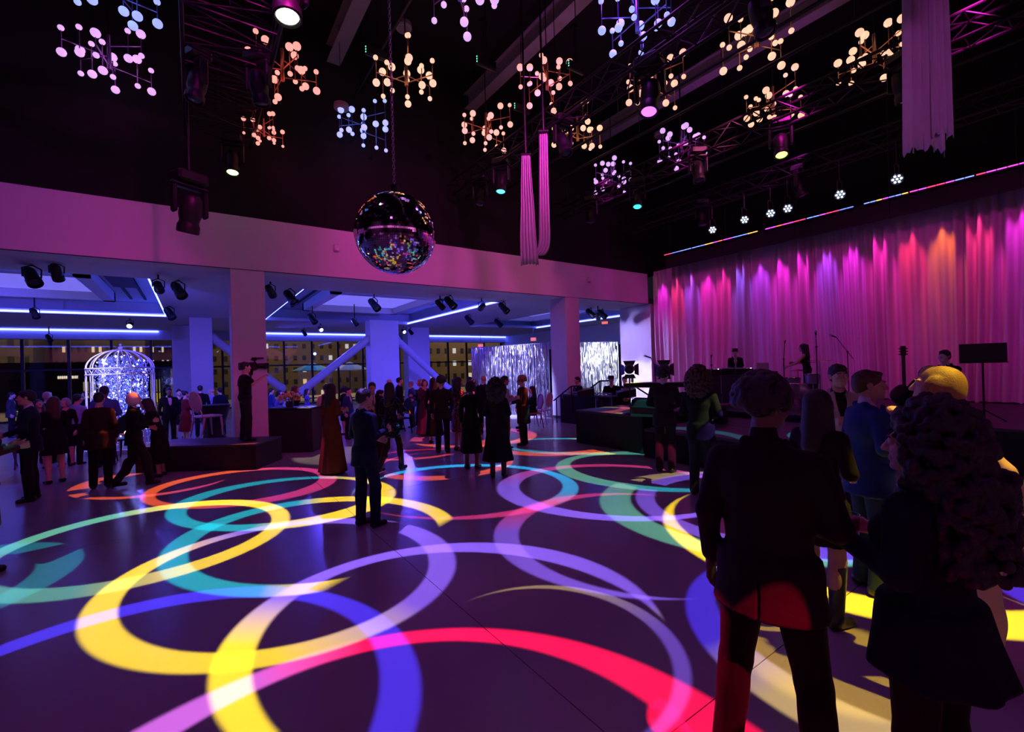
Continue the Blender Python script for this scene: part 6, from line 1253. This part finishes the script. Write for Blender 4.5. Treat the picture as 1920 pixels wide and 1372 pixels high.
_, h55 = P_('blond woman in a gold sequin dress bending forward', 1832, 676, d=2.6, a=-100, fem=True, top='dress', sleeves='none', tcol=(.55, .36, .10), kind='sequin', bot=None, dress_z=.68, flare=.36, hair='bob', hcol='blond', skin='l', arms=('face', 'back'), lean=.22, hpitch=-.25, eyes=True)
P_('guest in black at the right edge', 1990, 694, d=3.6, a=-60, tcol=K, hair='short')
_, h51 = P_('woman with long dark hair, short dress and knee boots', 1533, 728, d=3.2, a=35, fem=True, top='dress', tcol=(.007, .004, .005), bot=None, dress_z=.62, flare=.34, hair='long', boots=True, arms=('low', 'hold'), skin='m', grip=('relax', 'grip'))
_, h50 = P_('tall broad man in a dark suit seen from behind, jacket vent lit red', 1430, 700, d=1.98, a=14, tcol=(.011, .007, .008), bcol=(.0035, .003, .0035), shirt=(.012, .008, .008), hair='curly', skin='d', arms=('low', 'down'), legs='wide', slit=True, girth=1.10, hyaw=-.35, grip=('grip', 'relax'))
_, h54 = P_('woman with big dark curls in a navy tunic holding a glass', 1732, 738, d=1.68, a=-62, fem=True, top='coat', tcol=(.005, .006, .016), shirt=(.01, .01, .02), bcol=(.004, .004, .007), dress_z=.76, flare=.42, hair='longcurly', hcol='black', skin='l', arms=('hold', 'hold'), hyaw=.42, grip=('grip', 'grip'), eyes=True, girth=1.14)
# ------------------------------------------------------------------ things held in hands
LIQ = mat('amber_drink', (.35, .10, .02), .05, noise=0, trans=.6)
def tumbler(label, Mh, group='drinks in hand'):
    c = Mh @ Vector((.004, .045, .085)); t = thing('drink_tumbler', label, 'glass', (c.x, c.y, c.z-.05), 0, group)
    MB().lathe([(.001, 0), (.030, 0), (.036, .10), (.034, .10), (.029, .008), (.001, .008)], 24).build('glass', GL, t); MB().lathe([(.001, .009), (.0285, .009), (.0315, .055), (.001, .055)], 20).build('drink', LIQ, t)
tumbler('short glass held by the woman with big dark curls, lower one', h54[-1]); tumbler('short glass held up by the woman with long dark hair', h51[-1]); tumbler('short glass in the hand of the man with the red lit vent', h50[1]); tumbler('short glass held to the chest by the big curls woman', h54[1])
c = h55[-1] @ Vector((0, .04, .08)); t = thing('clutch_bag', 'gold sequin clutch bag of the blond woman', 'bag', (c.x, c.y, c.z-.06), R(30)); MB().rbox(-.11, -.03, -.06, .11, .03, .06, .015).build('body', glitter('gold_clutch', (.75, .55, .10), .2, 120), t); MB().rbox(-.112, -.032, .055, .112, .032, .068, .006).build('frame', mat('gold_frame', (.8, .6, .2), .2, 1.0), t)
c = h10[1] @ Vector((0, .02, .08)); t = thing('candle_tray', 'small tray of lit candle glasses', 'tray', (c.x, c.y, c.z), 0); MB().lathe([(.001, 0), (.15, 0), (.16, .02), (.155, .02), (.148, .006), (.001, .006)], 24).build('tray', STEEL, t)
for k in range(5):
    a = 2*PI*k/5; x, y = .09*math.cos(a), .09*math.sin(a); o = MB().lathe([(.001, .008), (.022, .008), (.026, .07), (.024, .07), (.02, .012), (.001, .012)], 14, (x, y, 0)).build('votive_glass', GL, t); MB().sphere((x, y, .045), .014, 8, 6, (1, 1, 1.6)).build('flame', mat('flame', (1, .5, .2), .5, emit=(1, .6, .25), es=12, noise=0, nosample=True), o)
# video camera on a tripod
p = fl(486, 814, .5); q = dep(470, 686, float((p-np.array([0, 0, CAM_H]))@_f)-.1); t = thing('video_camera', 'shoulder video camera on a tripod on the podium', 'camera', (q[0], q[1], .5), R(-10)); zc = q[2]-.5
MB().rbox(-.24, -.06, zc-.09, .12, .06, zc+.08, .015).build('body', BLACKM, t); MB().cyl((.12, 0, zc), (.30, 0, zc), .055, .06, 16).build('lens', BLACKM, t); MB().rbox(.28, -.08, zc-.06, .36, .08, zc+.06, .01).build('lens_hood', BLACKM, t); MB().tube([(-.15, 0, zc+.08), (-.12, 0, zc+.14), (.06, 0, zc+.14), (.09, 0, zc+.08)], .014, 8).build('handle', BLACKM, t); MB().rbox(.02, -.03, zc+.12, .12, .03, zc+.19, .008).build('viewfinder', BLACKM, t); MB().cyl((.09, .0, zc+.17), (.26, .0, zc+.17), .016).build('microphone', BLACKM, t)
MB().cyl((0, 0, zc-.2), (0, 0, zc-.09), .04, .05).build('tripod_head', BLACKM, t)
for k in range(3): a = 2*PI*k/3+.5; MB().tube([(.03*math.cos(a), .03*math.sin(a), zc-.2), (.27*math.cos(a), .27*math.sin(a), 0.01)], .016, 7).build('tripod_leg', BLACKM, t)
